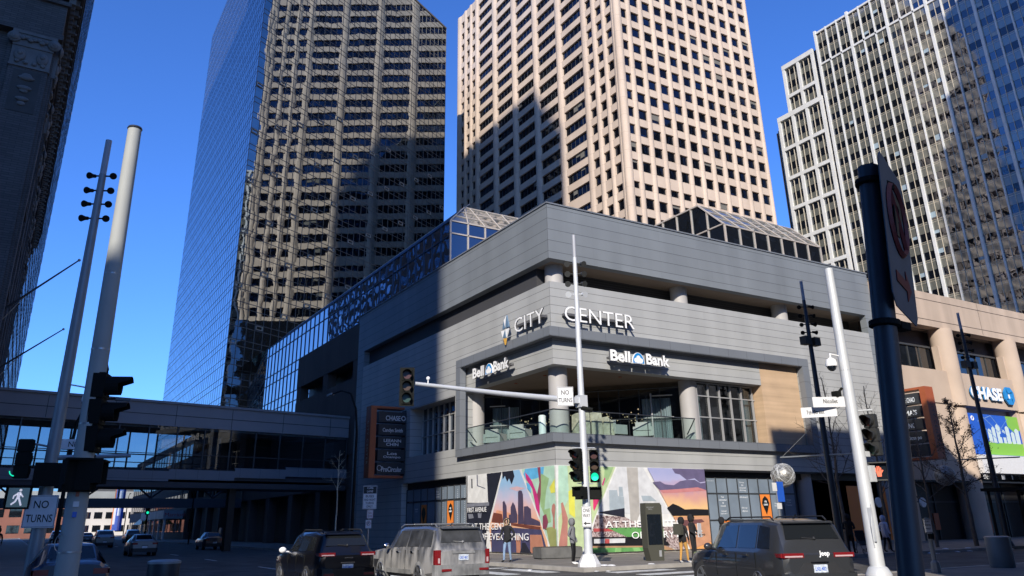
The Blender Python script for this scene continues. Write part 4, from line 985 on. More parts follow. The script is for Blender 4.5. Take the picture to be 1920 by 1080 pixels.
K_ = (153.5+22.84)/154.84      # true distance of the block: seen from the corner it keeps its outline
rt.location = (-22.84+K_*(132+22.84), -33.49+K_*(50+33.49), 1.65*(1-K_)); rt.scale = (K_,K_,K_)

# ------------------------------------------------------------------ old department store, left edge
ob = empty('old_store_building', (-24.75,3,0), R(1.25), 'dark classical brick building with carved capital and deep cornice at the left edge', 'building')
YE = 41.0
b = MB().box(-30,0,0,YE,0,26.6)
b.build('brick_wall', M['brick'], ob)
def pilaster(b, c, front, w=1.5):
    """front: True = on the mall side (normal -y), c = x of its right edge"""
    if front: b.box(c-w,c,-.38,0,4,22.1).box(c-w-.2,c+.0,-.2,0,4,22.1)
    else: b.box(0,.22,c,c+w,4,22.1).box(0,.12,c-.2,c+w+.2,4,22.1)
b = MB(); pilaster(b, 0, True); pilaster(b, -6.3, True); b.build('pilaster', M['brick'], ob)
sp = [0.02+6.1*i for i in range(7)]
b = MB()
for y in sp: pilaster(b, y, False)
b.build('pilaster', M['brick'], ob)
def capital(P, w):
    """P maps (along, out, z) to local coordinates; w pilaster width"""
    b = MB()
    def bx(a0,a1,o0,o1,z0,z1):
        p, q = P(a0,o0,z0), P(a1,o1,z1); b.box(p[0],q[0],p[1],q[1],z0,z1)
    bx(-.04,w+.04,0,.44,20.75,20.85); bx(-.02,w+.02,0,.42,20.85,21.75); bx(-.12,w+.12,0,.50,22.35,22.5); bx(-.04,w+.04,0,.46,21.75,22.35)
    def sp_(a, o, z, r, f, g=None): 
        c = P(a,o,z); sc = (f[0],f[1],f[2]) if P(1,0,0)[1] == P(0,0,0)[1] else (f[1],f[0],f[2]); b.sphere(c, r, 12, 0, sc)
    for a in (.32, w-.32):
        sp_(a,.46,21.3,.24,(1,.4,1.25)); sp_(a,.54,21.36,.11,(1,.6,1.1))
    for a in (-.02, w+.02):
        for rr, oo in ((.27,.50),(.19,.58),(.10,.64)): sp_(a,oo,22.1,rr,(1,.35,1))
    for k in range(7): sp_(.3+k*(w-.6)/6,.52,22.12+.06*math.sin(k*2.2),.12,(1,.5,.8))
    for k in range(4): sp_(.25+k*(w-.5)/3,.47,20.98,.10,(1,.5,.9))
    for k, (z, r) in enumerate(((20.25,.26),(20.35,.16),(19.75,.24),(19.62,.14),(19.22,.22),(19.0,.13))): sp_(w/2,.42,z,r,(1.25,.35,.5 if k % 2 == 0 else .8))
    b.build('carved_capital', M['stone'], ob, 50)
    b2 = MB(); p, q = P(.22,.37,18.6), P(w-.22,.40,20.6); b2.box(p[0],q[0],p[1],q[1],18.6,20.6); b2.build('carved_panel', M['stonedk'], ob)
capital(lambda a, o, z: (-1.5+a, -o, z), 1.5); capital(lambda a, o, z: (-7.8+a, -o, z), 1.5)
for y in sp: capital((lambda y: (lambda a, o, z: (o*.62, y+a, z)))(y), 1.5)
b = MB()
b.box(-30,.30,-.5,YE,22.5,22.75).box(-30,.22,-.4,YE,22.75,24.3).box(-30,.34,-.55,YE,24.3,24.5)
b.build('entablature', M['brick'], ob)
b = MB(); w_ = MB()
for i in range(6):
    y0 = sp[i]+1.9; y1 = sp[i+1]-.4
    for z in range(4, 20, 4):
        w_.box(-.05,.03,y0,y1,z,z+2.8)
        b.box(0,.14,y0,y1,z+2.8,z+3.1).box(0,.2,y0,y1,z-.25,z)
        for q in (1/3,2/3): b.box(0,.10,y0+(y1-y0)*q-.05,y0+(y1-y0)*q+.05,z,z+2.8)
w_.build('window', M['win'], ob); b.build('window_trim', M['stonedk'], ob)
b = MB()
for i in range(96):
    y = -.5+i*.43; b.box(.22,.50,y,y+.20,24.5,24.85)
for i in range(80):
    b.box(-.4-i*.37,-.22-i*.37,-.85,-.4,24.5,24.85)
b.build('dentil_course', M['stone'], ob)
b = MB()
for i in range(48):
    y = -.6+i*.86; b.box(.22,.66,y,y+.26,24.95,25.25).sphere((.70,y+.13,25.0),.07,6)
b.build('cornice_bracket', M['stone'], ob)
b = MB().box(-30,.50,-.9,YE,24.85,24.97).box(-30,.72,-1.1,YE,25.25,25.5).box(-30,.80,-1.2,YE,25.5,26.3).box(-30,.86,-1.25,YE,26.3,26.6)
b.build('cornice', M['stonedk'], ob)
for (loc, v, lab) in (((-24.85,6.2,10.6),(2.7,-.35,2.75),'slanting bare flagpole on the old building, upper and nearer one'),((-24.95,17.9,10.1),(2.85,-.1,2.55),'slanting bare flagpole on the old building, lower and farther one')):
    fp = empty('flagpole', loc, 0, lab, 'flagpole', 'flagpoles on the old building'); v = Vector(v)
    MB().cyl((0,0,0),v,.055,.03,10).build('pole', M['steel'], fp)
    MB().sphere(v,.07,10).build('finial', M['champ'], fp)
    MB().cyl((-.05,0,-.7),v*.35,.02,n=6).box(-.15,.08,-.12,.12,-.25,.3).build('bracket', M['champ'], fp)
# glassy modern tower further down the street
dt = empty('dotted_tower', (-26,48,0), 0, 'tall dark tower dotted with small reflective windows beyond the old building', 'tower')
MB().box(-30,0,0,80,0,135).build('wall', M['brick'], dt)
b = MB()
for i in range(32):
    for k in range(55): b.box(-.05,.05,.8+i*2.5,1.9+i*2.5,2.2+k*2.4,3.7+k*2.4)
tag(b.build('window', mirror_glass('dotted_window_glass',(.55,.62,.75),(2.5,2.4,.02),(.4,.02),refl=.5,vary=.5), dt), kind='stuff')

# ------------------------------------------------------------------ skyways over the avenue
sk = empty('skyway_bridge', (0,29.7,0), math.pi+R(10.9), 'enclosed grey skyway bridge with glazed sides crossing the avenue, nearer one', 'bridge', None)
# local x runs from the podium wall (0) leftwards, local -y is away from the camera, so y>0 faces the camera
LB = 27.0
b = MB().box(.3,LB,-.12,.1,8.45,9.92).box(.3,LB,-4.1,-3.9,8.45,9.92).box(.3,LB,-4.1,.1,9.92,10.08)
b.box(.3,LB,-.2,.22,9.98,10.14)
b.build('roof_fascia', mat('skyway_panel', (.26,.24,.235), .6, nz=(.4,.08)), sk)
b = MB()
for z in (9.2,): b.box(.3,LB,.1,.112,z-.02,z+.02)
for i in range(7): b.box(2+i*4.1,2.03+i*4.1,.1,.112,8.5,9.9)
b.build('panel_joint', M['black'], sk)
steps = [(.3,5.6,5.28),(5.6,9.6,5.10),(9.6,14.3,4.88),(14.3,19,4.75),(19,LB,4.66)]
b = MB()
for x0, x1, z in steps: b.box(x0,x1,-.08,.1,z,z+.68).box(x0,x1,-4.1,-3.9,z,z+.68)
b.build('sill_panel', M['framec'], sk)
MB().box(.3,LB,-3.9,-.08,4.9,5.15).box(.3,LB,-4.1,.02,4.35,4.72).build('floor_deck', M['sidedark'], sk)
MB().quad((.3,.02,5.9),(LB,.02,5.3),(LB,.02,8.45),(.3,.02,8.45)).build('near_glazing', M['bridgeglass'], sk)
MB().quad((.3,-4.0,5.9),(LB,-4.0,5.3),(LB,-4.0,8.45),(.3,-4.0,8.45)).build('far_glazing', M['bridgeglass'], sk)
b = MB()
for i in range(14):
    x = .4+1.95*i; b.box(x-.035,x+.035,-.02,.09,5.3,8.5); b.box(x-.05,x+.05,-4.05,-3.95,5.0,8.5)
b.box(.3,LB,.03,.07,6.55,6.6).box(.3,LB,-3.98,-3.92,6.75,6.83).box(.3,LB,-3.98,-3.92,6.2,6.26)
b.build('mullions', M['mulld'], sk)
MB().box(.3,LB,-3.9,-.1,8.3,8.42).build('ceiling', M['kerb'], sk)
MB().box(14.6,15.6,-2.4,-1.4,-.2,4.4).box(9.6,10.4,-2.4,-1.4,0,4.4).M if False else None
b = MB().box(.3,9.3,-3.85,-3.7,5.0,8.3); b.build('interior_wall', M['sidedark'], sk)
pc = MB().box(9.1,9.6,-1.0,-.5,.1,4.4).build('support_pier', M['black'], sk)
# second skyway, exposed truss
s2_ = empty('skyway_bridge', (0,66,0), math.pi, 'distant low skyway with diagonal truss, seen under the nearer bridge', 'bridge')
LB2 = 26.5
MB().box(0,LB2,-.1,.3,3.9,4.9).box(0,LB2,-4,.3,7.6,8.2).box(0,LB2,-4,-.1,4.2,4.4).build('deck_beam', M['steel'], s2_)
b = MB()
for i in range(9):
    x = i*LB2/8; b.box(x-.08,x+.08,.1,.25,4.9,7.6)
    if i < 8:
        x2 = x+LB2/8
        b.cyl((x,.2,4.95) if i % 2 else (x,.2,7.55), (x2,.2,7.55) if i % 2 else (x2,.2,4.95), .11, n=6)
b.box(0,LB2,.1,.2,6.1,6.18).build('truss', M['black'], s2_)
MB().quad((0,0,4.9),(LB2,0,4.9),(LB2,0,7.6),(0,0,7.6)).build('glazing', M['bridgeglass'], s2_)

# ------------------------------------------------------------------ far end of the avenue
def block(name, label, x0, x1, y0, y1, h, wallm, bandm, fl=3.8, face='both'):
    e = empty(name, ((x0+x1)/2, y0, 0), 0, label, 'building')
    w = (x1-x0)/2; d = y1-y0
    MB().box(-w,w,0,d,0,h).build('wall', wallm, e)
    b = MB(); z = 1.2
    while z < h-2:
        n = max(2, int(2*w/3.2))
        for i in range(n): b.box(-w+.5+i*2*w/n, -w+.5+(i+.7)*2*w/n, -.06,.05, z, z+fl*.5)
        n = max(2, int(d/3.2))
        for s_ in (-w-.05, w-.05):
            for i in range(n): b.box(s_, s_+.1, .5+i*d/n, .5+(i+.7)*d/n, z, z+fl*.5)
        z += fl
    tag(b.build('window', bandm, e), kind='stuff')
    return e
M['warmwhite'] = mat('sunlit_white_render', (.62,.58,.52), .8, nz=(.2,.12))
M['redbrick'] = mat('red_brick_far', (.24,.10,.07), .85, nz=(.3,.2))
block('far_building','sunlit pale warehouse closing the view down the avenue', -60,40,250,275,13,M['warmwhite'],M['win'])
block('far_building','low red brick block at the far end of the avenue behind the traffic', -28,-9,205,230,8,M['redbrick'],M['win'])
block('far_building','tall grey block far down the avenue seen through the skyway glass', -8,30,300,330,19,mat('grey_far', (.20,.18,.17), .8, nz=(.2,.2)),M['win'])
block('street_block','dark street block with canopy past the skyways on the right of the avenue', .4,30,103.5,175,16,M['brown'],M['win'])
cn = empty('hotel_canopy', (-1.2,104,0), 0, 'long pale entrance canopy with posts on the right side of the avenue', 'canopy')
b = MB().box(-1.6,1.3,0,26,3.2,4.4); b.build('canopy_fascia', mat('canopy_grey', (.30,.30,.31), .6, nz=(.6,.2)), cn)
b = MB()
for i in range(6): b.box(-1.4,-1.1,.4+i*5,.7+i*5,0,3.2)
b.build('post', M['mull'], cn)
b = MB(); b.mesh(text_me('Marriott', 3.0, .55, .02), frame((-1.4,-.02,3.5),(1,0,0),(0,-1,0))); b.build('lettering', M['signred'], cn)
bw = empty('blue_wall_mural', (.1,190,0), 0, 'blue and white painted wall panel with orange stripe down the avenue', 'mural')
MB().box(-.2,.3,0,20,1.5,12).build('painted_wall', M['adblue'], bw)
b = MB().box(-.25,-.2,1,8,5,11).box(-.25,-.2,12,17,3,9); b.build('painted_shape', M['letter'], bw)
MB().box(-.25,-.2,17.2,19.8,1.5,12).build('painted_stripe', M['orangelit'], bw)

# ------------------------------------------------------------------ towers across the street, behind the camera, unseen and shaped to throw the shade
def backtower(label, poly, h, wallm, z0=0, name='city_tower'):
    c = Vector((sum(p[0] for p in poly)/len(poly), sum(p[1] for p in poly)/len(poly), 0))
    e = empty(name, c, 0, label, 'tower')
    MB().prism([Vector((p[0],p[1],z0))-c for p in poly], (0,0,h-z0)).build('wall', wallm, e)
    return e
M['blockwall'] = mat('shaft_banded_wall', (.20,.19,.18), .6, brick=(3.0,3.8,.9,.25,0.,0,.1))
ta = backtower('very tall tower behind the camera', [(-71,-71.5),(-71,-52),(-71,-14),(-110,-14),(-110,-71.5)], 212, M['blockwall'])
MB().prism([Vector(p)-ta.location for p in ((-71,-71.5,212),(-71,-59.4,229),(-71,-24,228),(-71,-24,212))], (-39,0,0)).build('crown', M['blockwall'], ta)
backtower('mid-rise block across the mall behind the camera to the right', [(-9.3,-30),(8,-30),(8,-62),(-9.3,-62)], 27.9, M['blockwall'])
backtower('lower mid-rise block across the mall, right of the first', [(8.1,-30),(40,-30),(40,-62),(8.1,-62)], 24.6, M['blockwall'])
backtower('low block behind the camera to the left', [(-42,-45),(-72,-45),(-72,-68),(-42,-68)], 24.0, M['blockwall'])
backtower('unseen block added behind the camera to shade the near post', [(-33,-50),(-40.5,-50),(-40.5,-60),(-33,-60)], 18.0, M['blockwall'])  # block put in only to keep the near sign post in shade
te = backtower('dark stepped tall tower east of the mall outside the frame', [(68,-42),(115,-42),(115,-85),(68,-85)], 142, M['blockwall'])
for i_, (x_, za, zb) in enumerate(((70,142,152),(73,152,162),(76.5,162,180),(80,180,245))):
    MB().prism([Vector((p[0],p[1],za))-te.location for p in ((x_,-42),(115,-42),(115,-85),(x_,-85))], (0,0,zb-za)).build('upper_tier', M['blockwall'], te)
# ------------------------------------------------------------------ street furniture
def pole_root(name, loc, label, cat, tilt=(0,0), group=None):
    e = empty(name, loc, 0, label, cat, group); e.rotation_euler = (tilt[0], tilt[1], 0); return e
def signal_head(root, x, y, z, yaw, lit=None, pitch=.40, n=3, dark=True, backplate=False, vis=.26):
    body = M['sigblack'] if dark else M['siggrey']
    b = MB(); H = pitch*n
    for i in range(n):
        zc = H/2-pitch*(i+.5)
        b.box(-.175,.175,-.02,.17,zc-pitch*.46,zc+pitch*.46)
    b.box(-.15,.15,.0,.15,-H/2,H/2)
    if backplate: b.box(-.25,.25,.03,.05,-H/2-.06,H/2+.06)
    h = b.build('signal_head', body, root); h.location = (x,y,z); h.rotation_euler = (0,0,yaw)
    for i in range(n):
        zc = H/2-pitch*(i+.5)
        key = ('lensred','lensamb','lensgrn')[i]
        if lit == i: key = 'lensgrnlit'
        MB().cyl((0,-.028,zc),(0,-.02,zc),.145,n=20).build('lens', M[key], h)
        v = MB(); m = 14
        ang = [math.radians(-50+280*k/m) for k in range(m+1)]
        vs = []
        for a in ang:
            L = vis if 20 < math.degrees(a) < 160 else vis*.55
            for r_ in (.165,.152):
                vs += [(r_*math.cos(a),-.02,zc+r_*math.sin(a)), (r_*math.cos(a),-.02-L,zc+r_*math.sin(a))]
        fs = []
        for k in range(m):
            a0, b0 = 4*k, 4*(k+1)
            fs += [(a0,b0,b0+1,a0+1),(a0+2,a0+3,b0+3,b0+2),(a0+1,b0+1,b0+3,a0+3)]
        v.add(vs, fs); v.build('visor', body, h)
    return h
def ped_head(root, x, y, z, yaw, sym=None, s=.44, dark=True):
    b = MB().box(-s/2,s/2,-.02,.2,-s/2,s/2)
    # hood
    b.box(-s/2-.01,s/2+.01,-.18,-.02,s/2-.02,s/2+.01).box(-s/2-.01,-s/2+.015,-.16,-.02,-s/2+.1,s/2-.02).box(s/2-.015,s/2+.01,-.16,-.02,-s/2+.1,s/2-.02)
    h = b.build('pedestrian_signal', M['sigblack'] if dark else M['siggrey'], root); h.location = (x,y,z); h.rotation_euler = (0,0,yaw)
    MB().box(-s*.42,s*.42,-.028,-.022,-s*.42,s*.42).build('display', M['screen'] if sym else M['sigblack'], h)
    if sym == 'hand':
        b = MB(); F = lambda u, w: (u*s, -.034, w*s)
        b.prism([F(-.10,-.28),(F(.12,-.28)),F(.15,.0),F(-.15,.02)], (0,.004,0))
        for k, (u0, top) in enumerate(((-.14,.22),(-.05,.30),(.04,.30),(.12,.22))): b.prism([F(u0-.03,0),F(u0+.04,0),F(u0+.03,top),F(u0-.03,top)], (0,.004,0))
        b.prism([F(.13,-.12),F(.26,.06),F(.22,.10),F(.11,.0)], (0,.004,0))
        b.build('raised_hand', M['handred'], h)
    if sym == 'walk':
        b = MB(); F = lambda u, w: (u*s, -.034, w*s)
        b.prism([F(.06+.06*math.cos(t*.785),.32+.06*math.sin(t*.785)) for t in range(8)], (0,.004,0))
        b.prism([F(-.05,.22),F(.10,.24),F(.07,-.02),F(-.06,-.02)], (0,.004,0))
        b.prism([F(.08,.22),F(.22,.04),F(.19,.0),F(.06,.12)], (0,.004,0)); b.prism([F(-.05,.2),F(-.2,.08),F(-.21,-.06),F(-.16,-.06),F(-.15,.04),F(-.04,.12)], (0,.004,0))
        b.prism([F(.0,-.02),F(.08,-.02),F(.20,-.34),F(.13,-.36),F(.05,-.16)], (0,.004,0)); b.prism([F(-.06,-.02),F(.02,-.02),F(-.06,-.20),F(-.22,-.34),F(-.26,-.28),F(-.12,-.16)], (0,.004,0))
        b.build('walking_figure', M['walkwhite'], h)
    return h
def sign_plate(root, x, y, z, yaw, w, h, rows, name='sign_plate', mt='signwhite', tx='signblack', border=True, hdr=None):
    p = MB().box(-w/2,w/2,-.004,.004,-h/2,h/2)
    if border:
        for a in (-1,1): p.box(a*w*.475-.006,a*w*.475+.006,-.006,-.004,-h*.47,h*.47,1).box(-w*.475,w*.475,-.006,-.004,a*h*.47-.006,a*h*.47+.006,1)
    if hdr: p.box(-w*.46,w*.46,-.0065,-.004,h*.5-hdr*h,h*.47,1)
    o = p.build(name, [M[mt], M[tx]], root); o.location = (x,y,z); o.rotation_euler = (0,0,yaw)
    if rows:
        t = MB()
        for (s, cx, cz, ww, hh) in rows: t.mesh(text_me(s, ww, hh, .003, .01), frame((cx-ww/2,-.0075,cz-hh/2),(1,0,0),(0,-1,0)))
        t.build('lettering', M[tx], o)
    return o
def shaft(root, h, r0, r1, mt, tip=None, z0=0.0, base=True):
    MB().tube([(0,0,z0),(0,0,h*.5),(0,0,h-(tip or 0))], [r0,(r0+r1)/2,r1], 18).build('shaft', M[mt], root, 40)
    if tip: MB().tube([(0,0,h-tip),(0,0,h)], [r1*.92,r1*.9], 18).build('tip', M['poletip'], root, 40)
    if base: MB().lathe([(r0*1.7,0),(r0*1.7,.05),(r0*1.25,.22),(r0*1.05,.25)], (0,0,z0), 20).build('base_flange', M[mt], root, 40)
def speaker(root, z, side, yaw, mt='siggrey', r=.12):
    d = Vector((math.cos(yaw), math.sin(yaw), 0))*side
    b = MB().cyl((0,0,z), d*.22+Vector((0,0,z)), .025, n=6)
    c = d*.30+Vector((0,0,z))
    f = Vector((math.cos(yaw-1.1), math.sin(yaw-1.1), -.35)).normalized() if side > 0 else Vector((math.cos(yaw-1.9), math.sin(yaw-1.9), -.35)).normalized()
    b.tube([c-f*.13, c-f*.02, c+f*.13], [r*.55,r*.6,r*1.05], 12)
    b.build('pole_speaker', M[mt], root, 40)
def dome_cam(root, x, y, z, arm=(0,0,0)):
    a = Vector(arm); c = Vector((x,y,z))
    MB().tube([a, a+Vector((0,0,.16)), c+Vector((0,0,.28)), c+Vector((0,0,.15))], .03, 8).lathe([(.05,.16),(.14,.10),(.17,-.02),(.165,-.10)], c, 18).build('camera_housing', M['letter'], root, 40)
    MB().sphere((x,y,z-.11), .14, 14).build('camera_dome', M['screen'], root, 60)

# central signal pole by the corner
cp = pole_root('signal_pole', (-4.51,-8.55,.13), 'tall pale traffic signal pole with mast arm, in front of the mural', 'signal pole')
shaft(cp, 12.87, .16, .085, 'galv', 1.0)
MB().lathe([(.42,0),(.42,.10),(.24,.42),(.18,.44)], (0,0,0), 8).build('base_cover', M['signwhite'], cp)
for i, z in enumerate((11.6,11.17,10.74,10.29)):
    speaker(cp, z, 1, R(-30), 'siggrey' if i < 3 else 'galv'); speaker(cp, z, -1, R(-30), 'siggrey' if i < 3 else 'galv')
MB().tube([(-.1,0,5.97),(-3.6,0,6.02),(-7.1,0,6.13)], [.12,.09,.065], 14).build('mast_arm', M['galv'], cp, 40)
MB().box(-.18,.17,-.17,.17,5.72,6.18).box(-.5,-.15,-.12,.12,5.86,6.08).build('arm_bracket', M['galv'], cp)
MB().cyl((-.1,-.1,5.7),(.25,-.35,5.6),.08,n=8).build('underslung_light', M['sigblack'], cp)
signal_head(cp, -7.42, -.05, 6.0, R(-24), None, .40, backplate=True, vis=.28)
MB().sphere((-6.6,-.0,6.35),.07,8).cyl((-6.6,0,6.1),(-6.6,0,6.33),.02,n=6).build('detector', M['letter'], cp)
sign_plate(cp, -.95, -.27, 6.05, R(-31), .62, .72, [('NO',0,.15,.30,.17),('TURNS',0,-.14,.52,.17)])
signal_head(cp, -.44, -.08, 3.55, R(-70), None, .40, vis=.30)
signal_head(cp, .46, .0, 3.55, R(-38), 2, .40, vis=.26)
ped_head(cp, -.36,-.1,2.55, R(-80), None, .44); ped_head(cp, .42,-.02,2.55, R(-30), None, .44)
MB().cyl((-.55,-.05,4.18),(.55,.05,4.22),.025,n=6).cyl((-.4,-.05,2.9),(.4,.05,2.9),.02,n=6).build('signal_bracket', M['galv'], cp)
sign_plate(cp, -.16,-.20,1.72, R(-40), .36, .72, [('ONE',0,.22,.26,.13),('WAY',0,.04,.27,.13)])
o = MB().prism([(-.13,0,0),(-.03,0,.07),(-.03,0,.02),(.13,0,.02),(.13,0,-.02),(-.03,0,-.02),(-.03,0,-.07)], (0,.003,0)).build('arrow', M['signblack'], cp)
o.location = (-.165,-.209,1.49); o.rotation_euler = (0,0,R(-40))

# white pole with dome camera on the far corner
wp = pole_root('signal_pole', (-1.9,-18.5,.13), 'sunlit white signal pole with dome camera and red hand signal, right of centre', 'signal pole')
shaft(wp, 8.95, .205, .125, 'galv')
MB().tube([(-.16,-.13,.75),(-.2,-.16,1.3),(-.12,-.2,1.9)], .015, 6).box(-.17,-.13,-.22,-.05,.9,1.8).build('access_cover', M['galv'], wp)
dome_cam(wp, -.36, .18, 5.95, (-.1,.05,6.0))
sign_plate(wp, -.62,.28,4.78, R(-32), .95, .30, [('Nicollet',.05,.02,.42,.12)], 'street_sign', border=False)
sign_plate(wp, -.72,.60,4.52, R(-50), 1.0, .30, [('7th Street',-.1,.0,.50,.12)], 'street_sign', border=False)
signal_head(wp, .42, -.22, 3.82, R(-82), None, .40, dark=False, vis=.34)
ped_head(wp, .46,-.22,2.78, R(-50), 'hand', .5, dark=False)
MB().cyl((0,0,4.5),(.6,-.25,4.55),.03,n=6).box(.1,.3,-.15,.05,3.2,3.35).box(.15,.35,-.2,.05,2.5,2.95).build('signal_bracket', M['galv'], wp)
MB().cyl((-.15,.1,5.2),(-.32,.2,5.0),.04,n=6).box(-.42,-.22,.1,.3,4.92,5.1).build('detector', M['sigblack'], wp)

# dark lamp masts with hanging woven globes
def lamp_mast(x, y, label, spots, arm_z, sphere_label, yaw=0):
    e = pole_root('lamp_mast', (x,y,.13), label, 'lamp mast', group='tall lamp masts along the mall kerb')
    shaft(e, 12.85, .17, .085, 'poledark' if not spots else 'steel', 1.0)
    for i, z in enumerate((11.5,11.05,10.6,10.2)):
        for s_ in (-1,1): speaker(e, z, s_, R(-30), 'sigblack', .10)
    for s_ in (-1,1):
        b = MB().box(s_*.14,s_*.55,-.2,.16,9.55,9.95); b.build('floodlight', M['siggrey'], e)
    MB().cyl((0,-1.6,arm_z-.12),(0,2.75,arm_z+.02),.035,n=8).cyl((0,2.7,arm_z),(0,.1,arm_z+1.6),.012,n=5).build('cross_arm', M['polegrey'], e)
    g = empty('hanging_globe', (x,y+2.75,.13+arm_z-.05), 0, sphere_label, 'globe lamp', 'woven globes hanging from the masts')
    b = MB()
    b.sphere((0,0,-.78),.56,24)
    gm = b.build('globe', M['globe'], g, 60)
    rs_ = random.Random(4); b = MB()
    for k in range(26):
        a = Vector((rs_.gauss(0,1),rs_.gauss(0,1),rs_.gauss(0,1))).normalized(); u_ = a.orthogonal().normalized(); v_ = a.cross(u_)
        h_ = rs_.uniform(-.3,.3); rr = math.sqrt(.575**2-h_*h_)
        b.tube([Vector((0,0,-.78))+a*h_+(u_*math.cos(t*math.pi/9)+v_*math.sin(t*math.pi/9))*rr for t in range(19)], .007, 4, caps=False)
    b.build('woven_ribs', M['galv'], g); MB().cyl((0,0,-.25),(0,0,0),.015,n=6).build('hanger', M['steel'], g)
    return e
M['globe'] = mat('globe_mesh', (.30,.29,.27), .35, metal=.6, nz=(6,.4), bump=(14,1.0,.03))
lamp_mast(9.57,-8.6,'dark lamp mast with twin floodlights between the timber panel and the white pole', True, 4.4, 'silvery woven globe hanging in front of the timber panel, the sunlit one')
lamp_mast(23.3,-8.6,'dark lamp mast with floodlights in front of the bank letters at right', False, 4.6, 'woven globe in shade beside the leafy young tree')

# near left signal pole
lp = pole_root('signal_pole', (-22.0,-19.13,.13), 'thick near signal pole at left, sunlit top, silhouetted three-lamp signal', 'signal pole', (0,R(-.6)))
shaft(lp, 8.4, .17, .115, 'nearpole')
MB().lathe([(.118,0),(.13,.02),(.118,.05)], (0,0,8.38), 18).build('cap', M['steel'], lp)
signal_head(lp, .16, -.03, 3.30, R(70), None, .42, vis=.36)
ped_head(lp, -.02, -.2, 2.32, R(10), None, .48); ped_head(lp, .16,-.12,2.32, R(75), None, .44)
MB().cyl((0,0,3.92),(.16,-.03,3.96),.03,n=6).cyl((0,0,2.62),(.16,-.03,2.62),.03,n=6).build('signal_bracket', M['sigblack'], lp)
MB().lathe([(.03,0),(.05,.1),(.02,.2)], (.12,0,3.9), 8).build('detector', M['sigblack'], lp)

# far-left corner pole with speakers
fp2 = pole_root('signal_pole', (-22.2,-8.75,.13), 'slim grey pole with eight black speakers and NO TURNS sign, far left', 'signal pole')
shaft(fp2, 12.8, .19, .10, 'polegrey', 1.15)
for z in (11.6,11.12,10.68,10.22):
    for s_ in (-1,1): speaker(fp2, z, s_, R(-25), 'sigblack', .10)
dome_cam(fp2, .62, -.1, 4.95, (.1,0,5.15))
sign_plate(fp2, -.05,-.24,2.0, R(-8), .74, .80, [('NO',0,.17,.34,.19),('TURNS',0,-.17,.60,.19)])
signal_head(fp2, -.62,-.1,3.30, R(165), None, .33, vis=.2)
MB().cyl((0,0,3.62),(-.62,-.1,3.72),.03,n=6).tube([(0,0,3.35),(1.9,-.15,3.45)],[.07,.05],8).build('signal_bracket', M['polegrey'], fp2)
MB().box(-.36,.42,-.42,-.2,2.62,3.2).build('signal_back', M['sigblack'], fp2)
ped_head(fp2, -.60,-.18,2.34, R(-5), 'walk', .56)
gl_ = MB().tube([(-.78+.12*math.cos(a),-.30,2.98+.12*math.sin(a)) for a in [math.pi+.3*k for k in range(6)]], .014, 5).build('lit_green_edge', M['lensgrnlit'], fp2)

# curved street lamp with Nicollet sign
cl = pole_root('street_lamp', (-21.3,2.6,.13), 'black curved-arm street lamp carrying the Nicollet sign, far left', 'street lamp')
MB().tube([(0,0,0),(0,0,4.8),(.05,0,5.6),(.25,0,6.2),(.7,0,6.55),(1.4,0,6.6)], [.09,.07,.06,.05,.045,.04], 10).build('curved_shaft', M['sigblack'], cl, 50)
MB().box(1.3,1.85,-.12,.12,6.52,6.64).build('lamp_head', M['steel'], cl)
sign_plate(cl, .18,-.12,4.72, R(-8), 1.5, .38, [('Nicollet',.12,0,.85,.2)], 'street_sign', 'signwhite', border=False)
MB().box(-.3,-.02,-.1,.1,5.35,5.6).build('detector', M['sigblack'], cl)
cl2 = pole_root('street_lamp', (-5.5,13.5,.13), 'black curved-arm street lamp in shade beside the skyway end', 'street lamp')
MB().tube([(0,0,0),(0,0,7.0),(0,.35,8.4),(0,1.4,9.5),(0,3.2,9.95),(0,5.6,10.0)], [.10,.075,.065,.06,.05,.05], 10).build('curved_shaft', M['sigblack'], cl2, 50)
MB().box(-.12,.12,5.0,5.9,9.93,10.06).build('lamp_head', M['polegrey'], cl2)

# kerb-side regulatory signs
bs = pole_root('lane_sign', (-5.55,10.75,.13), 'white CURB LANE BUSES AND RIGHT TURNS ONLY sign on a thin kerb post', 'sign')
MB().box(-.025,.025,-.025,.025,0,3.7).build('post', M['alu'], bs)
sign_plate(bs, 0,-.04,3.05, R(-25), .78, 1.25, [('BUSES',0,.06,.46,.13),('AND RIGHT',0,-.13,.64,.12),('TURNS',0,-.31,.46,.12),('ONLY',0,-.49,.36,.12)], hdr=.34)
o = MB(); 
for s_, z_ in (('CURB',.50),('LANE',.32)): o.mesh(text_me(s_, .34, .11, .003, .01), frame((-.17,-.010,z_-.05),(1,0,0),(0,-1,0)))
o = o.build('header_lettering', M['signwhite'], bs); o.location = (0,-.04,3.05); o.rotation_euler = (0,0,R(-25))
sign_plate(bs, .05,-.04,2.15, R(-25), .34, .46, [('TOW',0,.05,.2,.08),('ZONE',0,-.1,.22,.08)], 'tow_plate', tx='signred')
o = sign_plate(bs, -.02,-.04,1.62, R(-25), .34, .46, [('P',0,.03,.10,.16)], 'parking_plate')
pp = MB().tube([(.11*math.cos(a),-.008,.04+.11*math.sin(a)) for a in [math.pi*k/6 for k in range(13)]], .012, 5).build('ring', M['signred'], o)

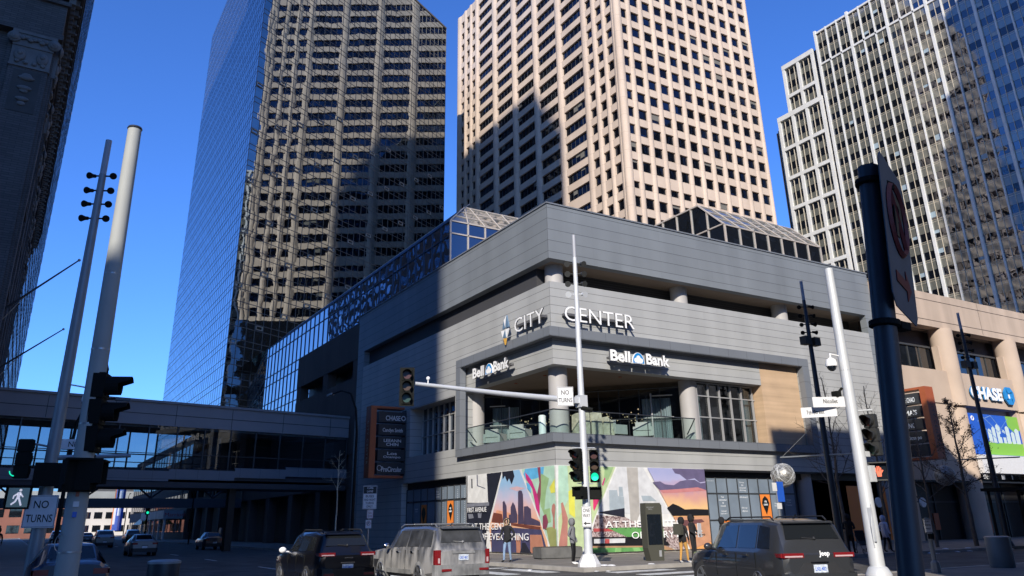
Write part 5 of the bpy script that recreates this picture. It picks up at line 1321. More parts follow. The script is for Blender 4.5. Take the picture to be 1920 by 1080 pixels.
# near no-parking sign on dark post
np_ = pole_root('parking_sign', (-21.06,-32.16,-.08), 'thick dark near post with no-parking sign seen edge-on, right foreground', 'sign', (R(2.1),R(4.25)))
MB().tube([(0,0,0),(0,0,2.70)], [.033,.029], 20).build('post', M['nearpost'] if 'nearpost' in M else M['poledark'], np_, 40)
for z in (2.22,2.64): MB().lathe([(.029,0),(.040,.004),(.040,.018),(.029,.022)], (0,0,z), 20).box(.03,.07,-.03,.0,z,z+.02).build('band_clamp', M['sigblack'], np_)
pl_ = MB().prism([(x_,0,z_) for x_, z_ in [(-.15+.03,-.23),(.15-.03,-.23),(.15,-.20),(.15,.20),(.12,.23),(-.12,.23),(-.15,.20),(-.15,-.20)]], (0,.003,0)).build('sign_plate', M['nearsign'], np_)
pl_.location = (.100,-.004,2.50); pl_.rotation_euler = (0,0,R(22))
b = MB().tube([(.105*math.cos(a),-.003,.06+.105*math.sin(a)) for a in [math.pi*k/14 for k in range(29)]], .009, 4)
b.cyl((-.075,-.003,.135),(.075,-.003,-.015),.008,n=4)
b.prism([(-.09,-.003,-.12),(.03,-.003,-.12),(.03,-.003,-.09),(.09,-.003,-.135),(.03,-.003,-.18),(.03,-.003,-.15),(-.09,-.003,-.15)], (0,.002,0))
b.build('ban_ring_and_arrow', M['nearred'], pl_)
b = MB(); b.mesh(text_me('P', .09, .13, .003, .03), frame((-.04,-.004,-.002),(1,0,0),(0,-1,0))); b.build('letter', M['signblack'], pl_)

# pedestrian push-button post
pb2 = pole_root('button_post', (.4,-18.75,.13), 'short grey push-button post with small notice, right of the thick dark post', 'post')
MB().tube([(0,0,0),(0,0,.28),(0,0,.34),(0,0,1.5)], [.14,.12,.07,.065], 8).build('post', M['polegrey'], pb2)
sign_plate(pb2, -.16,-.1,1.28, R(-30), .24, .38, [('START',0,.12,.15,.05),('CROSS',0,.02,.16,.05),('WAIT',0,-.08,.14,.05)], 'notice_plate')
MB().box(-.18,-.05,-.16,-.05,.92,1.06).build('button_box', M['sigblack'], pb2)
# bus stop flag
bf = pole_root('bus_stop_sign', (6.05,-8.4,.13), 'blue bus stop flag on thin white post behind the dark jeep-style car', 'sign')
MB().cyl((0,0,0),(0,0,3.0),.035,n=8).build('post', M['alu'], bf)
MB().box(-.02,.40,-.05,-.02,2.25,3.1).build('flag_panel', M['adblue'], bf)
MB().box(-.28,.0,-.05,-.02,2.7,3.05).box(-.15,.15,-.055,-.045,1.95,2.2).build('route_plate', M['signwhite'], bf)
# information kiosk
kk = empty('info_kiosk', (.2,-6.75,.13), R(-8), 'dark freestanding digital information kiosk with blank screen before the mural', 'kiosk')
MB().prism([(-.30,-.16,0),(.32,-.16,0),(.36,-.16,.5),(.38,-.16,2.15),(.30,-.16,2.25),(-.40,-.16,2.25),(-.42,-.16,1.9),(-.42,-.16,.5)], (0,.42,0)).build('cabinet', M['kioskbody'] if 'kioskbody' in M else M['bagolive'], kk)
MB().box(-.37,.30,-.175,-.162,.62,1.80).build('screen', M['screen'], kk)
b = MB(); b.mesh(text_me('NICOLLET\nMALL', .36, .12, .003), frame((-.36,-.165,1.98),(1,0,0),(0,-1,0))); b.box(.10,.22,-.168,-.162,.16,.4); b.build('lettering', M['signgrey'], kk)
# planter, bins, bollard, shelter
pn = empty('planter', (-1.4,-1.7,.13), R(-12), 'low grey stone planter against the mural corner', 'planter')
MB().prism([(-.8,-.5,0),(1.1,-.5,0),(1.1,.5,0),(-.8,.5,0)], (0,0,.05)).prism([(-.85,-.55,.05),(1.15,-.55,.05),(1.15,.55,.05),(-.85,.55,.05)], (0,0,.44)).build('stone_box', mat('planter_stone', (.13,.13,.125), .85, nz=(3,.2), streak=(3,.25,.2)), pn)
MB().box(-.8,1.1,-.5,.5,.49,.51).build('soil', M['twig'], pn)
def bin_(loc, r, h, label, mt):
    e = empty('litter_bin', loc, 0, label, 'bin')
    MB().lathe([(r*.92,0),(r,.04),(r,h*.93)], (0,0,0), 24).build('drum', M[mt], e, 40)
    MB().lathe([(r*1.04,h*.93),(r*1.04,h*.97),(r*.8,h)], (0,0,0), 24).build('lid', M['polegrey'], e, 40)
bin_((4.25,-18.55,.13), .36, .92, 'round slate-grey litter bin on the near kerb at lower right', 'polegrey')
bin_((-19.95,-14.6,.0), .32, 1.05, 'small round bin at lower left in front of the far traffic', 'steel')
bd = empty('bollard', (5.9,-20.2,.13), 0, 'grey bollard at the right edge beside the litter bin', 'bollard')
MB().lathe([(.13,0),(.12,1.25),(.08,1.32)], (0,0,0), 16).build('body', M['poledark'], bd, 40)
MB().lathe([(.126,.98),(.126,1.12)], (0,0,0), 16).build('band', M['polegrey'], bd, 40)
sh = empty('bus_shelter', (21.6,-10.2,.13), 0, 'bus shelter with lit timetable panel at the right edge', 'bus shelter')
MB().box(-.6,4,-.9,1.2,2.75,2.9).build('roof', M['sigblack'], sh)
b = MB()
for x in (-.4,3.8): b.box(x,x+.1,-.6,-.5,0,2.75).box(x,x+.1,.9,1.0,0,2.75)
b.build('frame_post', M['sigblack'], sh)
MB().box(.4,3.7,-.57,-.53,1.7,2.6).build('timetable', M['paneltxt'], sh)
MB().box(.2,.35,-.8,-.4,0,1.9).box(.35,3.7,-.57,-.55,.4,1.6).build('side_panel', M['steel'], sh)
# sidewalk utility box and sandwich board far left side of the avenue
ub = tag(MB().box(-3.2,-2.4,60,61,.13,1.7).build('utility_cabinet', M['steel']), 'dark utility cabinet on the far pavement under the skyway', 'cabinet')

# balcony furniture
def armchair(loc, rz, label):
    e = empty('armchair', loc, rz, label, 'armchair', 'pale armchairs on the balcony')
    MB().box(-.42,.42,-.4,.4,.12,.42).build('seat', M['chairgrey'], e)
    MB().box(-.42,.42,.3,.45,.42,.86).build('backrest', M['chairgrey'], e)
    for s_ in (-1,1): MB().box(s_*.42,s_*.56,-.4,.45,.12,.62).build('armrest', M['chairgrey'], e)
    for a in (-1,1):
        for c in (-1,1): MB().cyl((a*.42,c*.34,0),(a*.42,c*.34,.12),.02,n=6).build('leg', M['steel'], e)
M['chairgrey'] = mat('pale_grey_upholstery', (.42,.42,.40), .9, nz=(3,.08)); M['canvas'] = mat('beige_canvas', (.50,.46,.36), .9, nz=(2.5,.25), bump=(5,1,.08))
armchair((.7,7.2,5.97), R(120), 'pale grey balcony armchair nearest the left column'); armchair((.8,4.6,5.97), R(120), 'pale grey balcony armchair left of the corner column, the taller looking one')
armchair((6.6,.9,5.97), R(140), 'pale grey balcony armchair right of the canvas covers'); armchair((4.6,.9,5.97), R(95), 'pale grey balcony armchair tucked beside the canvas covers'); 
for i, (x, h, lab) in enumerate(((2.3,1.15,'beige canvas-covered furniture stack, next to the corner column'),(3.1,1.2,'beige canvas-covered furniture stack, middle one of three'),(3.9,1.0,'beige canvas-covered furniture stack, lowest with a slanted top'))):
    tag(MB().prism([(x-.38,.5,5.97),(x+.36,.5,5.97),(x+.33,.5,5.97+h*(.75 if i == 2 else 1)),(x-.1,.5,5.97+h*1.03),(x-.33,.5,5.97+h*.93)], (0,.7,0)).build('covered_furniture', M['canvas']), lab, 'covered furniture', 'canvas covered furniture on the balcony')
hm = tag(MB().lathe([(.2,0),(.2,1.15),(.14,1.2)], (1.75,2.3,5.97), 16).build('patio_heater_cover', M['letter']), 'white cylindrical covered heater just right of the corner column', 'heater cover')
hm2 = tag(MB().lathe([(.2,0),(.2,1.05),(.14,1.1)], (.6,2.0,5.97), 16).build('patio_heater_cover', M['letter']), 'white cylindrical covered heater just left of the corner column', 'heater cover')
sl_ = MB(); rs_ = random.Random(2)
for i in range(90):
    t = rs_.uniform(.1,.85); p = A+dv*t+Vector((1,1,0)).normalized()*rs_.uniform(.5,2.2)
    sl_.sphere((p.x,p.y,7.75+rs_.gauss(0,.22)), rs_.uniform(.03,.055), 6)
tag(sl_.build('festoon_lights', mat('warm_bulb', (.6,.5,.35), .4, emit=((1,.72,.42), .9))), 'warm globe bulbs hanging behind the balcony glass', 'string lights', kind='stuff')

# worn details on the poles: bands, stickers, hand holes
for root, zs_, r in ((lp,(1.2,3.1,4.3,5.6),.165),(wp,(2.4,4.15,5.7),.185),(cp,(2.2,4.6,6.4,9.2),.15),(fp2,(1.5,3.7,5.0),.175)):
    for z in zs_: MB().lathe([(r-.012*z,0),(r+.014-.008*z,.004),(r+.014-.008*z,.03),(r-.012*z,.034)], (0,0,z), 18).build('steel_band', M['alu'], root, 40)
MB().tube([(-.15+.07*math.cos(a),-.10-.02*math.cos(a),1.35+.12*math.sin(a)) for a in [math.pi*k/8 for k in range(17)]], .006, 4).build('hand_hole_cover', M['alu'], lp)
for z, w_, mt in ((1.9,.08,'signwhite'),(2.05,.05,'orange'),(1.75,.06,'adblue')):
    o = MB().box(-w_/2,w_/2,-.001,.001,-.04,.04).build('sticker', M[mt], lp); o.location = (-.02,-.176,z); 
# distant signals, lamps and awnings down the avenue
for x, y, g_, lab in ((-17.6,64,2,'distant signal pole with green light between the skyways, left one'),(-9.0,74,2,'distant signal pole with green light further right down the avenue'),(-20.6,44,2,'distant dark signal pole with green light on the left kerb')):
    q_ = pole_root('signal_pole', (x,y,0), lab, 'signal pole')
    MB().cyl((0,0,0),(0,0,5.2),.10,n=8).build('shaft', M['sigblack'], q_)
    b = MB().box(-.22,.22,-.15,.15,3.3,4.7); h_ = b.build('signal_head', M['sigblack'], q_)
    MB().cyl((0,-.17,3.55),(0,-.155,3.55),.15,n=14).build('lens', M['lensgrnlit'], h_)
for x, y, lab in ((-19.5,95,'far street lamp on the left kerb down the avenue'),(-6.4,60,'far street lamp on the right kerb before the second skyway'),(-6.4,120,'farthest street lamp on the right kerb')):
    q_ = pole_root('street_lamp', (x,y,.1), lab, 'street lamp')
    MB().tube([(0,0,0),(0,0,6),(0,-.4,7),(0,-1.6,7.3)], [.09,.07,.05,.04], 8).box(-.1,.1,-2.2,-1.6,7.22,7.34).build('shaft', M['sigblack'], q_)
for i, (x, y, w_, mt, lab) in enumerate(((-27.3,70,9,'signred','dark red shop awning on the far left pavement'),(-27.3,84,8,'signwhite','white shop awning beyond the red one on the far left pavement'),(-1.4,132,10,'gold','yellow awning on the right beyond the hotel canopy'))):
    tag(MB().prism([(x,y,2.6),(x+(1.8 if x < -10 else -1.2),y,2.5),(x,y,3.6)], (0,w_,0)).build('shop_awning', M[mt]), lab, 'awning')
mh = MB()
for x, y in ((-8.3,-5.0),(-15.5,6.0)): mh.lathe([(.36,0),(.36,.006)], (x,y,0), 24)
tag(mh.build('road_marking', M['steel']), kind='structure')
# ------------------------------------------------------------------ vehicles
def paint(name, col, dirt=0, rough=.28, metal=.3):
    m = mat(name, col, rough, metal=metal, coat=.6)
    if dirt:
        nt = m.node_tree; N = nt.nodes; L = nt.links; b = N['Principled BSDF']
        tc = N.new('ShaderNodeTexCoord'); t = N.new('ShaderNodeTexNoise'); t.inputs['Scale'].default_value = 2.2; t.inputs['Detail'].default_value = 8
        mp = N.new('ShaderNodeMapping'); mp.inputs['Scale'].default_value = (1.6,1.6,.45); L.new(tc.outputs['Object'], mp.inputs[0]); L.new(mp.outputs[0], t.inputs['Vector'])
        s = N.new('ShaderNodeSeparateXYZ'); L.new(tc.outputs['Object'], s.inputs[0])
        z = N.new('ShaderNodeMapRange'); z.inputs[1].default_value = 1.75; z.inputs[2].default_value = .2; z.inputs[3].default_value = -.16; z.inputs[4].default_value = .30; L.new(s.outputs[2], z.inputs[0])
        a = N.new('ShaderNodeMath'); L.new(t.outputs[0], a.inputs[0]); L.new(z.outputs[0], a.inputs[1])
        r = N.new('ShaderNodeMapRange'); r.inputs[1].default_value = .42; r.inputs[2].default_value = .72; r.inputs[4].default_value = dirt; L.new(a.outputs[0], r.inputs[0])
        mx = N.new('ShaderNodeMix'); mx.data_type = 'RGBA'; mx.inputs[6].default_value = (*col,1); mx.inputs[7].default_value = (.33,.32,.305,1); L.new(r.outputs[0], mx.inputs[0])
        L.new(mx.outputs[2], b.inputs['Base Color'])
        rr = N.new('ShaderNodeMapRange'); rr.inputs[3].default_value = rough; rr.inputs[4].default_value = .85; L.new(r.outputs[0], rr.inputs[0]); L.new(rr.outputs[0], b.inputs['Roughness'])
        cw = N.new('ShaderNodeMapRange'); cw.inputs[3].default_value = .6; cw.inputs[4].default_value = .0; L.new(r.outputs[0], cw.inputs[0]); L.new(cw.outputs[0], b.inputs['Coat Weight'])
        mt2 = N.new('ShaderNodeMapRange'); mt2.inputs[3].default_value = metal; mt2.inputs[4].default_value = .0; L.new(r.outputs[0], mt2.inputs[0]); L.new(mt2.outputs[0], b.inputs['Metallic'])
    return m
M['carblack'] = paint('black_car_paint', (.008,.008,.010)); M['cargrey'] = paint('graphite_car_paint', (.045,.047,.05))
M['cardirty'] = paint('salt_stained_silver_paint', (.085,.09,.10), .9); M['carblue'] = paint('dark_blue_car_paint', (.02,.03,.06)); M['carsilver'] = paint('silver_car_paint', (.22,.23,.24)); M['carwhite'] = paint('white_car_paint', (.5,.5,.5), metal=0)
M['carglass'] = mat('tinted_car_glass', (.012,.014,.016), .05, spec=.6, ior=1.45); M['carglassdirty'] = mat('dusty_car_glass', (.05,.052,.055), .35, nz=(2.5,.5))
M['tail'] = mat('red_tail_lamp', (.20,.012,.015), .15, coat=1); M['tailpale'] = mat('pale_tail_lamp', (.50,.36,.36), .2); M['chrome'] = mat('chrome_trim', (.55,.55,.55), .15, metal=1)
M['plastic'] = mat('black_car_plastic', (.02,.02,.021), .6); M['dirtplastic'] = mat('dusty_bumper_plastic', (.24,.24,.235), .8, nz=(3,.35), streak=(6,.4,.2)); M['plate'] = mat('licence_plate', (.55,.60,.65), .5, nz=(25,.3))
def interp(st, y):
    for i in range(len(st)-1):
        a, c = st[i], st[i+1]
        if a[0] <= y <= c[0]:
            t = (y-a[0])/(c[0]-a[0]) if c[0] > a[0] else 0
            return [a[k]+(c[k]-a[k])*t for k in range(len(a))]
    return list(st[-1] if y > st[-1][0] else st[0])
def car(name, label, cat, loc, rz, st, W, pm, wheels, wr, wins, tail, gm='carglass', extras=None, group=None, bump='plastic', detail=True, rails=True, steer=0, plate=True):
    """st: stations (y, z_bottom, half width, z_belt, half width roof, z_roof); front is +y, rear at y=0"""
    e = empty(name, loc, rz, label, cat, group)
    b = MB(); vs = []; K = 9
    RY = -.05 if detail else 0.
    full_st = list(st)
    if detail:
        a0 = st[0]; full_st = [(-.055, a0[1]+.14, a0[2]*.86, a0[3]-.05, a0[4]*.9, a0[5]-.05)] + full_st
    for (y, zb, hw, zt, hr, zr) in full_st:
        hf = [(hw*.86,zb),(hw*.97,zb+.10),(hw,zb+.28),(hw*1.0,(zb+zt)/2+.08),(hw*.975,zt-.05),(hw*.95,zt),(hr*1.0+.0,zr-.07 if zr-zt > .1 else zt+.3*(zr-zt)),(hr*.9,zr-.012),(hr*.5,zr+.01)]
        full = [(-x, z) for x, z in hf] + [(x, z) for x, z in reversed(hf)]
        vs += [(x, y, z) for x, z in full]
    n = 2*K; fs = []
    for i in range(len(full_st)-1):
        for k in range(n):
            a = i*n+k; c = i*n+(k+1) % n
            fs.append((a, c, c+n, a+n))
    fs.append(tuple(range(n))); fs.append(tuple(reversed(range((len(full_st)-1)*n, len(full_st)*n))))
    b.add(vs, fs)
    o = b.build('body', M[pm], e)
    if detail:
        cut = MB()
        for wy in wheels:
            for s_ in (-1,1): cut.cyl((s_*(W/2+.3),wy,wr),(s_*(W/2-.28),wy,wr),wr+.075,n=28)
        co_ = cut.build('cutter', M['plastic'])
        bv = o.modifiers.new('b','BEVEL'); bv.width = .035; bv.segments = 3; bv.limit_method = 'ANGLE'; bv.angle_limit = R(38)
        bo = o.modifiers.new('c','BOOLEAN'); bo.object = co_; bo.operation = 'DIFFERENCE'; bo.solver = 'EXACT'
        dg = bpy.context.evaluated_depsgraph_get(); dg.update()
        me = bpy.data.meshes.new_from_object(o.evaluated_get(dg), depsgraph=dg)
        o.modifiers.clear(); old = o.data; o.data = me; bpy.data.meshes.remove(old); bpy.data.objects.remove(co_)
        me.name = 'body'; me.materials.clear(); me.materials.append(M[pm]); me.materials.append(M['plastic'])
        for p in me.polygons:
            c = p.center; p.material_index = 0
            for wy in wheels:
                if abs(c.x) < W/2-.02 and math.hypot(c.y-wy, c.z-wr) < wr+.078 and abs(c.x) > W/2-.33: p.material_index = 1
    o.data.polygons.foreach_set('use_smooth', [True]*len(o.data.polygons)); o.data.set_sharp_from_angle(angle=R(32))
    # side windows on the greenhouse
    for s_ in (-1,1):
        for (y0, y1, t0, t1, sl0, sl1) in wins:
            pts = []
            for (yy, t) in ((y0,t0),(y1,t0),(y1-sl1,t1),(y0+sl0,t1)):
                q = interp(st, yy); zt, zr = q[3], q[5]-.07; xb, xr_ = q[2]*.95, q[4]
                pts.append((s_*(xb+(xr_-xb)*t+.004), yy, zt+(zr-zt)*t))
            if s_ > 0: pts.reverse()
            MB().prism(pts, (s_*.006,0,0)).build('side_window', M[gm if s_ < 0 or gm == 'carglass' else gm], e)
    # rear window, wiper
    r0, r1 = st[tail['i']], st[tail['i']+1]
    def rw_(t, fx):
        y = r0[0]+(r1[0]-r0[0])*t; z = r0[5]+(r1[5]-r0[5])*t; hw = (r0[4]+(r1[4]-r0[4])*t)*.93
        nn = Vector((0,-(r1[5]-r0[5]),(r1[0]-r0[0]))).normalized()*.012
        return Vector((fx*hw*.92, y, z))+nn
    MB().prism([rw_(.08,-1),rw_(.08,1),rw_(.86,.93),rw_(.86,-.93)], (0,-.004,.004)).build('rear_window', M[gm], e)
    if detail:
        p0 = rw_(.10,.05); p1 = rw_(.16,-.42)
        MB().cyl(p0-Vector((0,.02,0)), p1-Vector((0,.02,0)), .012, n=5).cyl(rw_(.10,.05)-Vector((0,.03,0.02)), rw_(.10,.05)+Vector((0,0,.02)), .03, n=8).build('rear_wiper', M['plastic'] if not tail.get('wiper') else M[tail['wiper']], e)
        MB().prism([rw_(.98,-1.0),rw_(.98,1.0),rw_(.90,.98)-Vector((0,.09,-.02)),rw_(.90,-.98)-Vector((0,.09,-.02))], (0,.02,.03)).build('spoiler', M[pm], e)
    # tail lamps
    x0, x1, z0, z1, wrap = tail['lamp']
    for s_ in (-1,1):
        b = MB().prism([(s_*x0,-.012+RY,z0),(s_*(x1-.05),-.012+RY*.7,z0-.005),(s_*(x1+.006),.05,z0),(s_*(x1+.006),.05,z1),(s_*(x1-.05),-.012+RY*.7,z1+.005),(s_*x0,-.012+RY,z1)], (0,.06,0)) if False else MB().box(s_*x0, s_*(x1-.03), -.012+RY, .05, z0, z1).box(s_*(x1-.03), s_*(x1+.006), -.0+RY*.4, .05, z0+.004, z1-.004).box(s_*(x1-.04), s_*(x1+.010), -.0, wrap, z0+.01, z1-.005)
        l_ = b.build('tail_lamp', M['tail'], e)
        if detail: MB().box(s_*(x0+.03), s_*(x1-.06), -.018+RY, -.011+RY, z0+(z1-z0)*.12, z0+(z1-z0)*.45).build('lamp_lens', M['tailpale'], l_)
    zb_ = tail['bump']
    b = MB().prism([(-W/2*.955,.16,zb_[0]),(-W/2*.94,.0,zb_[0]),(-W/2*.84,-.10+RY,zb_[0]),(-W/2*.5,-.13+RY,zb_[0]),(W/2*.5,-.13+RY,zb_[0]),(W/2*.84,-.10+RY,zb_[0]),(W/2*.94,.0,zb_[0]),(W/2*.955,.16,zb_[0])], (0,0,zb_[1]-zb_[0])); b.build('rear_bumper', M[bump], e)
    for s_ in (-1,1):
        if detail: MB().box(s_*W*.24,s_*W*.40,-.140+RY,-.10+RY,zb_[0]+.12,zb_[0]+.18).build('reflector', M['tail'], e)
    if plate:
        p_ = MB().box(-.155,.155,-.022+RY,-.012+RY,tail['plate']-.075,tail['plate']+.075).build('licence_plate', M['plate'], e)
        if detail:
            b = MB(); b.mesh(text_me('LKE 482', .24, .07, .002, .01), frame((-.12,-.0235+RY,tail['plate']-.04),(1,0,0),(0,-1,0))); b.build('plate_lettering', M['adblue'], p_)
    MB().box(-.2,.2,-.014+RY,.02,tail['plate']+.10,tail['plate']+.13).build('tailgate_trim', M['chrome'] if detail else M['plastic'], e)
    # wheels
    for wi, wy in enumerate(wheels):
        for s_ in (-1,1):
            x = s_*(W/2-.115)
            ww = empty('wheel', (x,wy,wr), (steer if wi == 1 else 0)); ww.parent = e
            MB().tube([(-.11*s_,0,0),(-.095*s_,0,0),(.095*s_,0,0),(.11*s_,0,0)], [wr*.92,wr,wr,wr*.90], 28).build('tyre', M['tyre'] if pm != 'cardirty' else M['dirtplastic'], ww, 40)
            b = MB().cyl((.108*s_,0,0),(.114*s_,0,0),wr*.66,n=24)
            b.build('rim_disc', M['plastic'], ww)
            b = MB()
            for k in range(6):
                a = k*math.pi/3; d_ = Vector((0,math.cos(a),math.sin(a))); t_ = Vector((0,-math.sin(a),math.cos(a)))
                b.prism([Vector((.112*s_,0,0))+d_*.04+t_*.035, Vector((.112*s_,0,0))+d_*wr*.64+t_*.045, Vector((.112*s_,0,0))+d_*wr*.64-t_*.03, Vector((.112*s_,0,0))+d_*.04-t_*.035], (.012*s_,0,0))
            b.tube([(.118*s_, wr*.64*math.cos(a), wr*.64*math.sin(a)) for a in [math.pi*k/10 for k in range(21)]], .014, 5)
            b.build('rim', M['rim'], ww)
    if detail:
        q = interp(st, tail['mirror'])
        for s_ in (-1,1):
            MB().sphere((s_*(q[2]+.13),tail['mirror'],q[3]+.07),.11,12,0,(1.0,.6,.75)).cyl((s_*(q[2]*.93),tail['mirror']+.03,q[3]+.01),(s_*(q[2]+.08),tail['mirror'],q[3]+.03),.03,n=6).build('door_mirror', M[tail.get('mm', pm)], e, 60)
            if rails:
                zz = max(s[5] for s in st)
                ya, yb = tail['rails']
                MB().tube([(s_*tail['rx'],ya,zz-.03),(s_*tail['rx'],ya+.12,zz+.045),(s_*tail['rx'],yb-.25,zz+.05),(s_*tail['rx'],yb,zz-.03)], .018, 6).build('roof_rail', M[tail.get('rm','plastic')], e, 50)
            for hy in tail['handles']:
                q2 = interp(st, hy)
                MB().box(s_*(q2[2]*.985),s_*(q2[2]*.985+.035),hy,hy+.17,q2[3]-.13,q2[3]-.09).build('door_handle', M[pm] if not tail.get('hm') else M[tail['hm']], e)
            # door shut lines
            b = MB()
            for ly in tail['lines']:
                q2 = interp(st, ly); b.box(s_*(q2[2]*.985),s_*(q2[2]*1.0+.003),ly-.006,ly+.006,q2[1]+.22,q2[3]-.06)
            b.build('door_gap', M['sigblack'], e)
            MB().box(s_*(W/2*.985),s_*(W/2+.012),wheels[0]+wr+.15,wheels[1]-wr-.15,st[2][1]+.02,st[2][1]+.14).build('sill_trim', M[bump], e)
        zz = max(s[5] for s in st)
        MB().prism([(-.02,.75,zz),(.02,.75,zz),(.012,.62,zz+.09),(-.012,.62,zz+.09)], (0,.03,0)).build('antenna_fin', M[pm], e)
    if extras: extras(e)
    return e
# stations: y, z_bottom, half width, z_belt, half roof width, z_roof
suvA = [(0,.42,.80,.98,.74,1.00),(.10,.36,.84,1.02,.72,1.22),(.30,.30,.875,1.04,.68,1.58),(.9,.24,.895,1.04,.69,1.66),(2.4,.22,.90,1.02,.69,1.66),(2.95,.22,.90,1.00,.67,1.60),(3.55,.22,.90,.98,.70,1.10),(3.75,.22,.89,.95,.74,1.02),(4.4,.26,.86,.90,.70,.94),(4.72,.36,.78,.72,.62,.78)]
def ex_jeep(e):
    b = MB(); b.mesh(text_me('Jeep', .24, .13, .01, .02), frame((-.0,-.065,.90),(1,0,0),(0,-1,0))); b.build('badge', M['letter'], e)  # white badge colour stands for the bright reflection in its chrome
    b = MB().prism([(-.50,-.060,.60),(.50,-.060,.60),(.36,-.060,.80),(-.36,-.060,.80)], (0,.01,0)); b.build('plate_recess', M['plastic'], e)
    MB().box(-.70,.70,-.19,-.16,.47,.50).build('bumper_trim', M['chrome'], e)
wj = [(.42,.95,.06,.90,.10,.0),(1.02,1.85,.06,.92,.0,.0),(1.95,2.9,.06,.92,.0,.30)]
car('suv','dark graphite large suv turning with front wheels angled, at lower right','car',(-8.35,-21.75,0),R(70-90),
    suvA,1.80,'cargrey',(.95,3.75),.37,wj,dict(i=1,lamp=(.34,.83,.90,.99,.35),bump=(.30,.60),plate=.69,mirror=3.05,rails=(.5,2.8),rx=.62,handles=(1.35,2.35),lines=(1.0,1.92,2.95)),extras=ex_jeep,bump='cargrey',steer=R(24))
car('suv','salt-stained grey silver suv with roof rack and vertical red lamps, lower centre','car',(-11.9,-12.7,0),R(0),
    [(0,.42,.80,1.0,.76,1.02),(.06,.38,.84,1.05,.76,1.15),(.20,.32,.86,1.05,.72,1.56),(.8,.26,.89,1.05,.70,1.62),(2.5,.24,.90,1.03,.69,1.62),(2.95,.24,.90,1.01,.67,1.56),(3.45,.24,.90,.99,.72,1.10),(3.65,.24,.89,.96,.76,1.03),(4.4,.28,.86,.92,.72,.96),(4.75,.38,.78,.74,.64,.80)],
    1.80,'cardirty',(.98,3.75),.36,[(.32,.98,.06,.92,.02,.0),(1.08,1.85,.06,.92,.0,.0),(1.95,2.85,.06,.92,.0,.28)],
    dict(i=1,lamp=(.70,.845,.62,1.0,.10),bump=(.34,.62),plate=.80,mirror=3.0,rails=(.4,2.9),rx=.60,rm='alu',handles=(1.35,2.35),lines=(1.03,1.90,2.9),mm='chrome',hm='chrome',wiper='dirtplastic'),gm='carglassdirty',bump='dirtplastic',
    extras=lambda e: (MB().box(-.62,.62,.75,.80,1.66,1.69).box(-.62,.62,1.9,1.95,1.66,1.69).build('roof_rack_bar', M['alu'], e), MB().box(-.35,.35,-.08,-.05,.90,.95).build('tailgate_handle', M['dirtplastic'], e), MB().box(-.13,.13,.16,.2,1.55,1.58).build('brake_lamp', M['tail'], e)))
car('suv','glossy black suv with sunlight painted white on its door mirrors, in the lane beside the silver one','car',(-14.85,-11.6,0),R(0),
    [(0,.42,.76,.94,.70,.96),(.12,.36,.82,.98,.68,1.12),(.42,.30,.85,1.0,.62,1.45),(1.0,.24,.87,1.0,.65,1.52),(2.1,.22,.875,.98,.65,1.52),(2.6,.22,.875,.96,.62,1.46),(3.2,.22,.87,.94,.68,1.02),(3.4,.22,.86,.91,.72,.96),(3.95,.26,.83,.86,.66,.88),(4.2,.36,.74,.70,.58,.74)],
    1.75,'carblack',(.85,3.35),.34,[(.50,1.0,.08,.88,.16,.0),(1.08,1.75,.06,.92,.0,.0),(1.83,2.6,.06,.92,.0,.26)],
    dict(i=1,lamp=(.36,.80,.90,.99,.25),bump=(.30,.60),plate=.62,mirror=2.72,rails=(.45,2.3),rx=.56,handles=(1.3,2.15),lines=(1.03,1.78,2.6),mm='letter'),bump='carblack',  # white mirror colour stands for the sun falling on them
    extras=lambda e: MB().box(-.10,.14,-.075,-.06,.84,.87).build('badge', M['chrome'], e))
sed = [(0,.34,.72,.80,.62,.92),(.12,.28,.80,.86,.66,.98),(.62,.24,.84,.90,.60,1.0),(1.15,.22,.85,.90,.54,1.34),(2.2,.20,.86,.88,.55,1.36),(2.65,.20,.86,.87,.56,1.22),(3.15,.20,.85,.85,.62,.92),(3.9,.24,.82,.76,.62,.82),(4.35,.32,.70,.6,.55,.64)]
sw = [(.75,1.2,.1,.85,.25,0),(1.25,2.0,.08,.9,.0,.0),(2.08,2.85,.08,.9,.0,.35)]
def far_car(name, label, x, y, pm, st_, lampz=.72, det=False, rz=0):
    car(name, label, 'car', (x,y,0), rz, st_, 1.7, pm, (.8,3.3), .31, sw, dict(i=2 if st_ is sed else 1,lamp=(.45,.78,lampz,lampz+.12,.1),bump=(.25,.5),plate=.55,mirror=2.8,rails=(.5,2),rx=.5,handles=(1.3,2.2),lines=(1.2,2.0)), detail=det, group='traffic waiting down the avenue')
fs_ = [(s[0]*.92,)+tuple(s[1:]) for s in suvA]
far_car('car','low dark blue car half hidden behind the thick near pole at left',-21.5,-12.0,'carblue',sed)
far_car('car','grey silver sedan in the far lane beneath the skyway',-15.0,26.5,'carsilver',sed)
far_car('car','dark blue parked car right of the grey sedan beneath the skyway',-8.2,38,'carblue',sed)
far_car('car','silver hatchback with glowing red lamp farther down the avenue',-14.6,58,'carsilver',suvA,.9)
far_car('car','dark suv ahead of the silver hatchback down the avenue',-13.3,72,'cargrey',suvA,.9)
far_car('car','small black sedan in the queue left of the dark suv',-16.8,76,'carblack',sed)
far_car('car','white car farthest along the queue down the avenue',-16.5,112,'carwhite',suvA,.9)
far_car('car','grey car in the middle of the distant queue',-13.4,96,'carsilver',sed)
far_car('car','black car at the far kerb of the distant queue',-9.0,84,'carblack',suvA,.9)
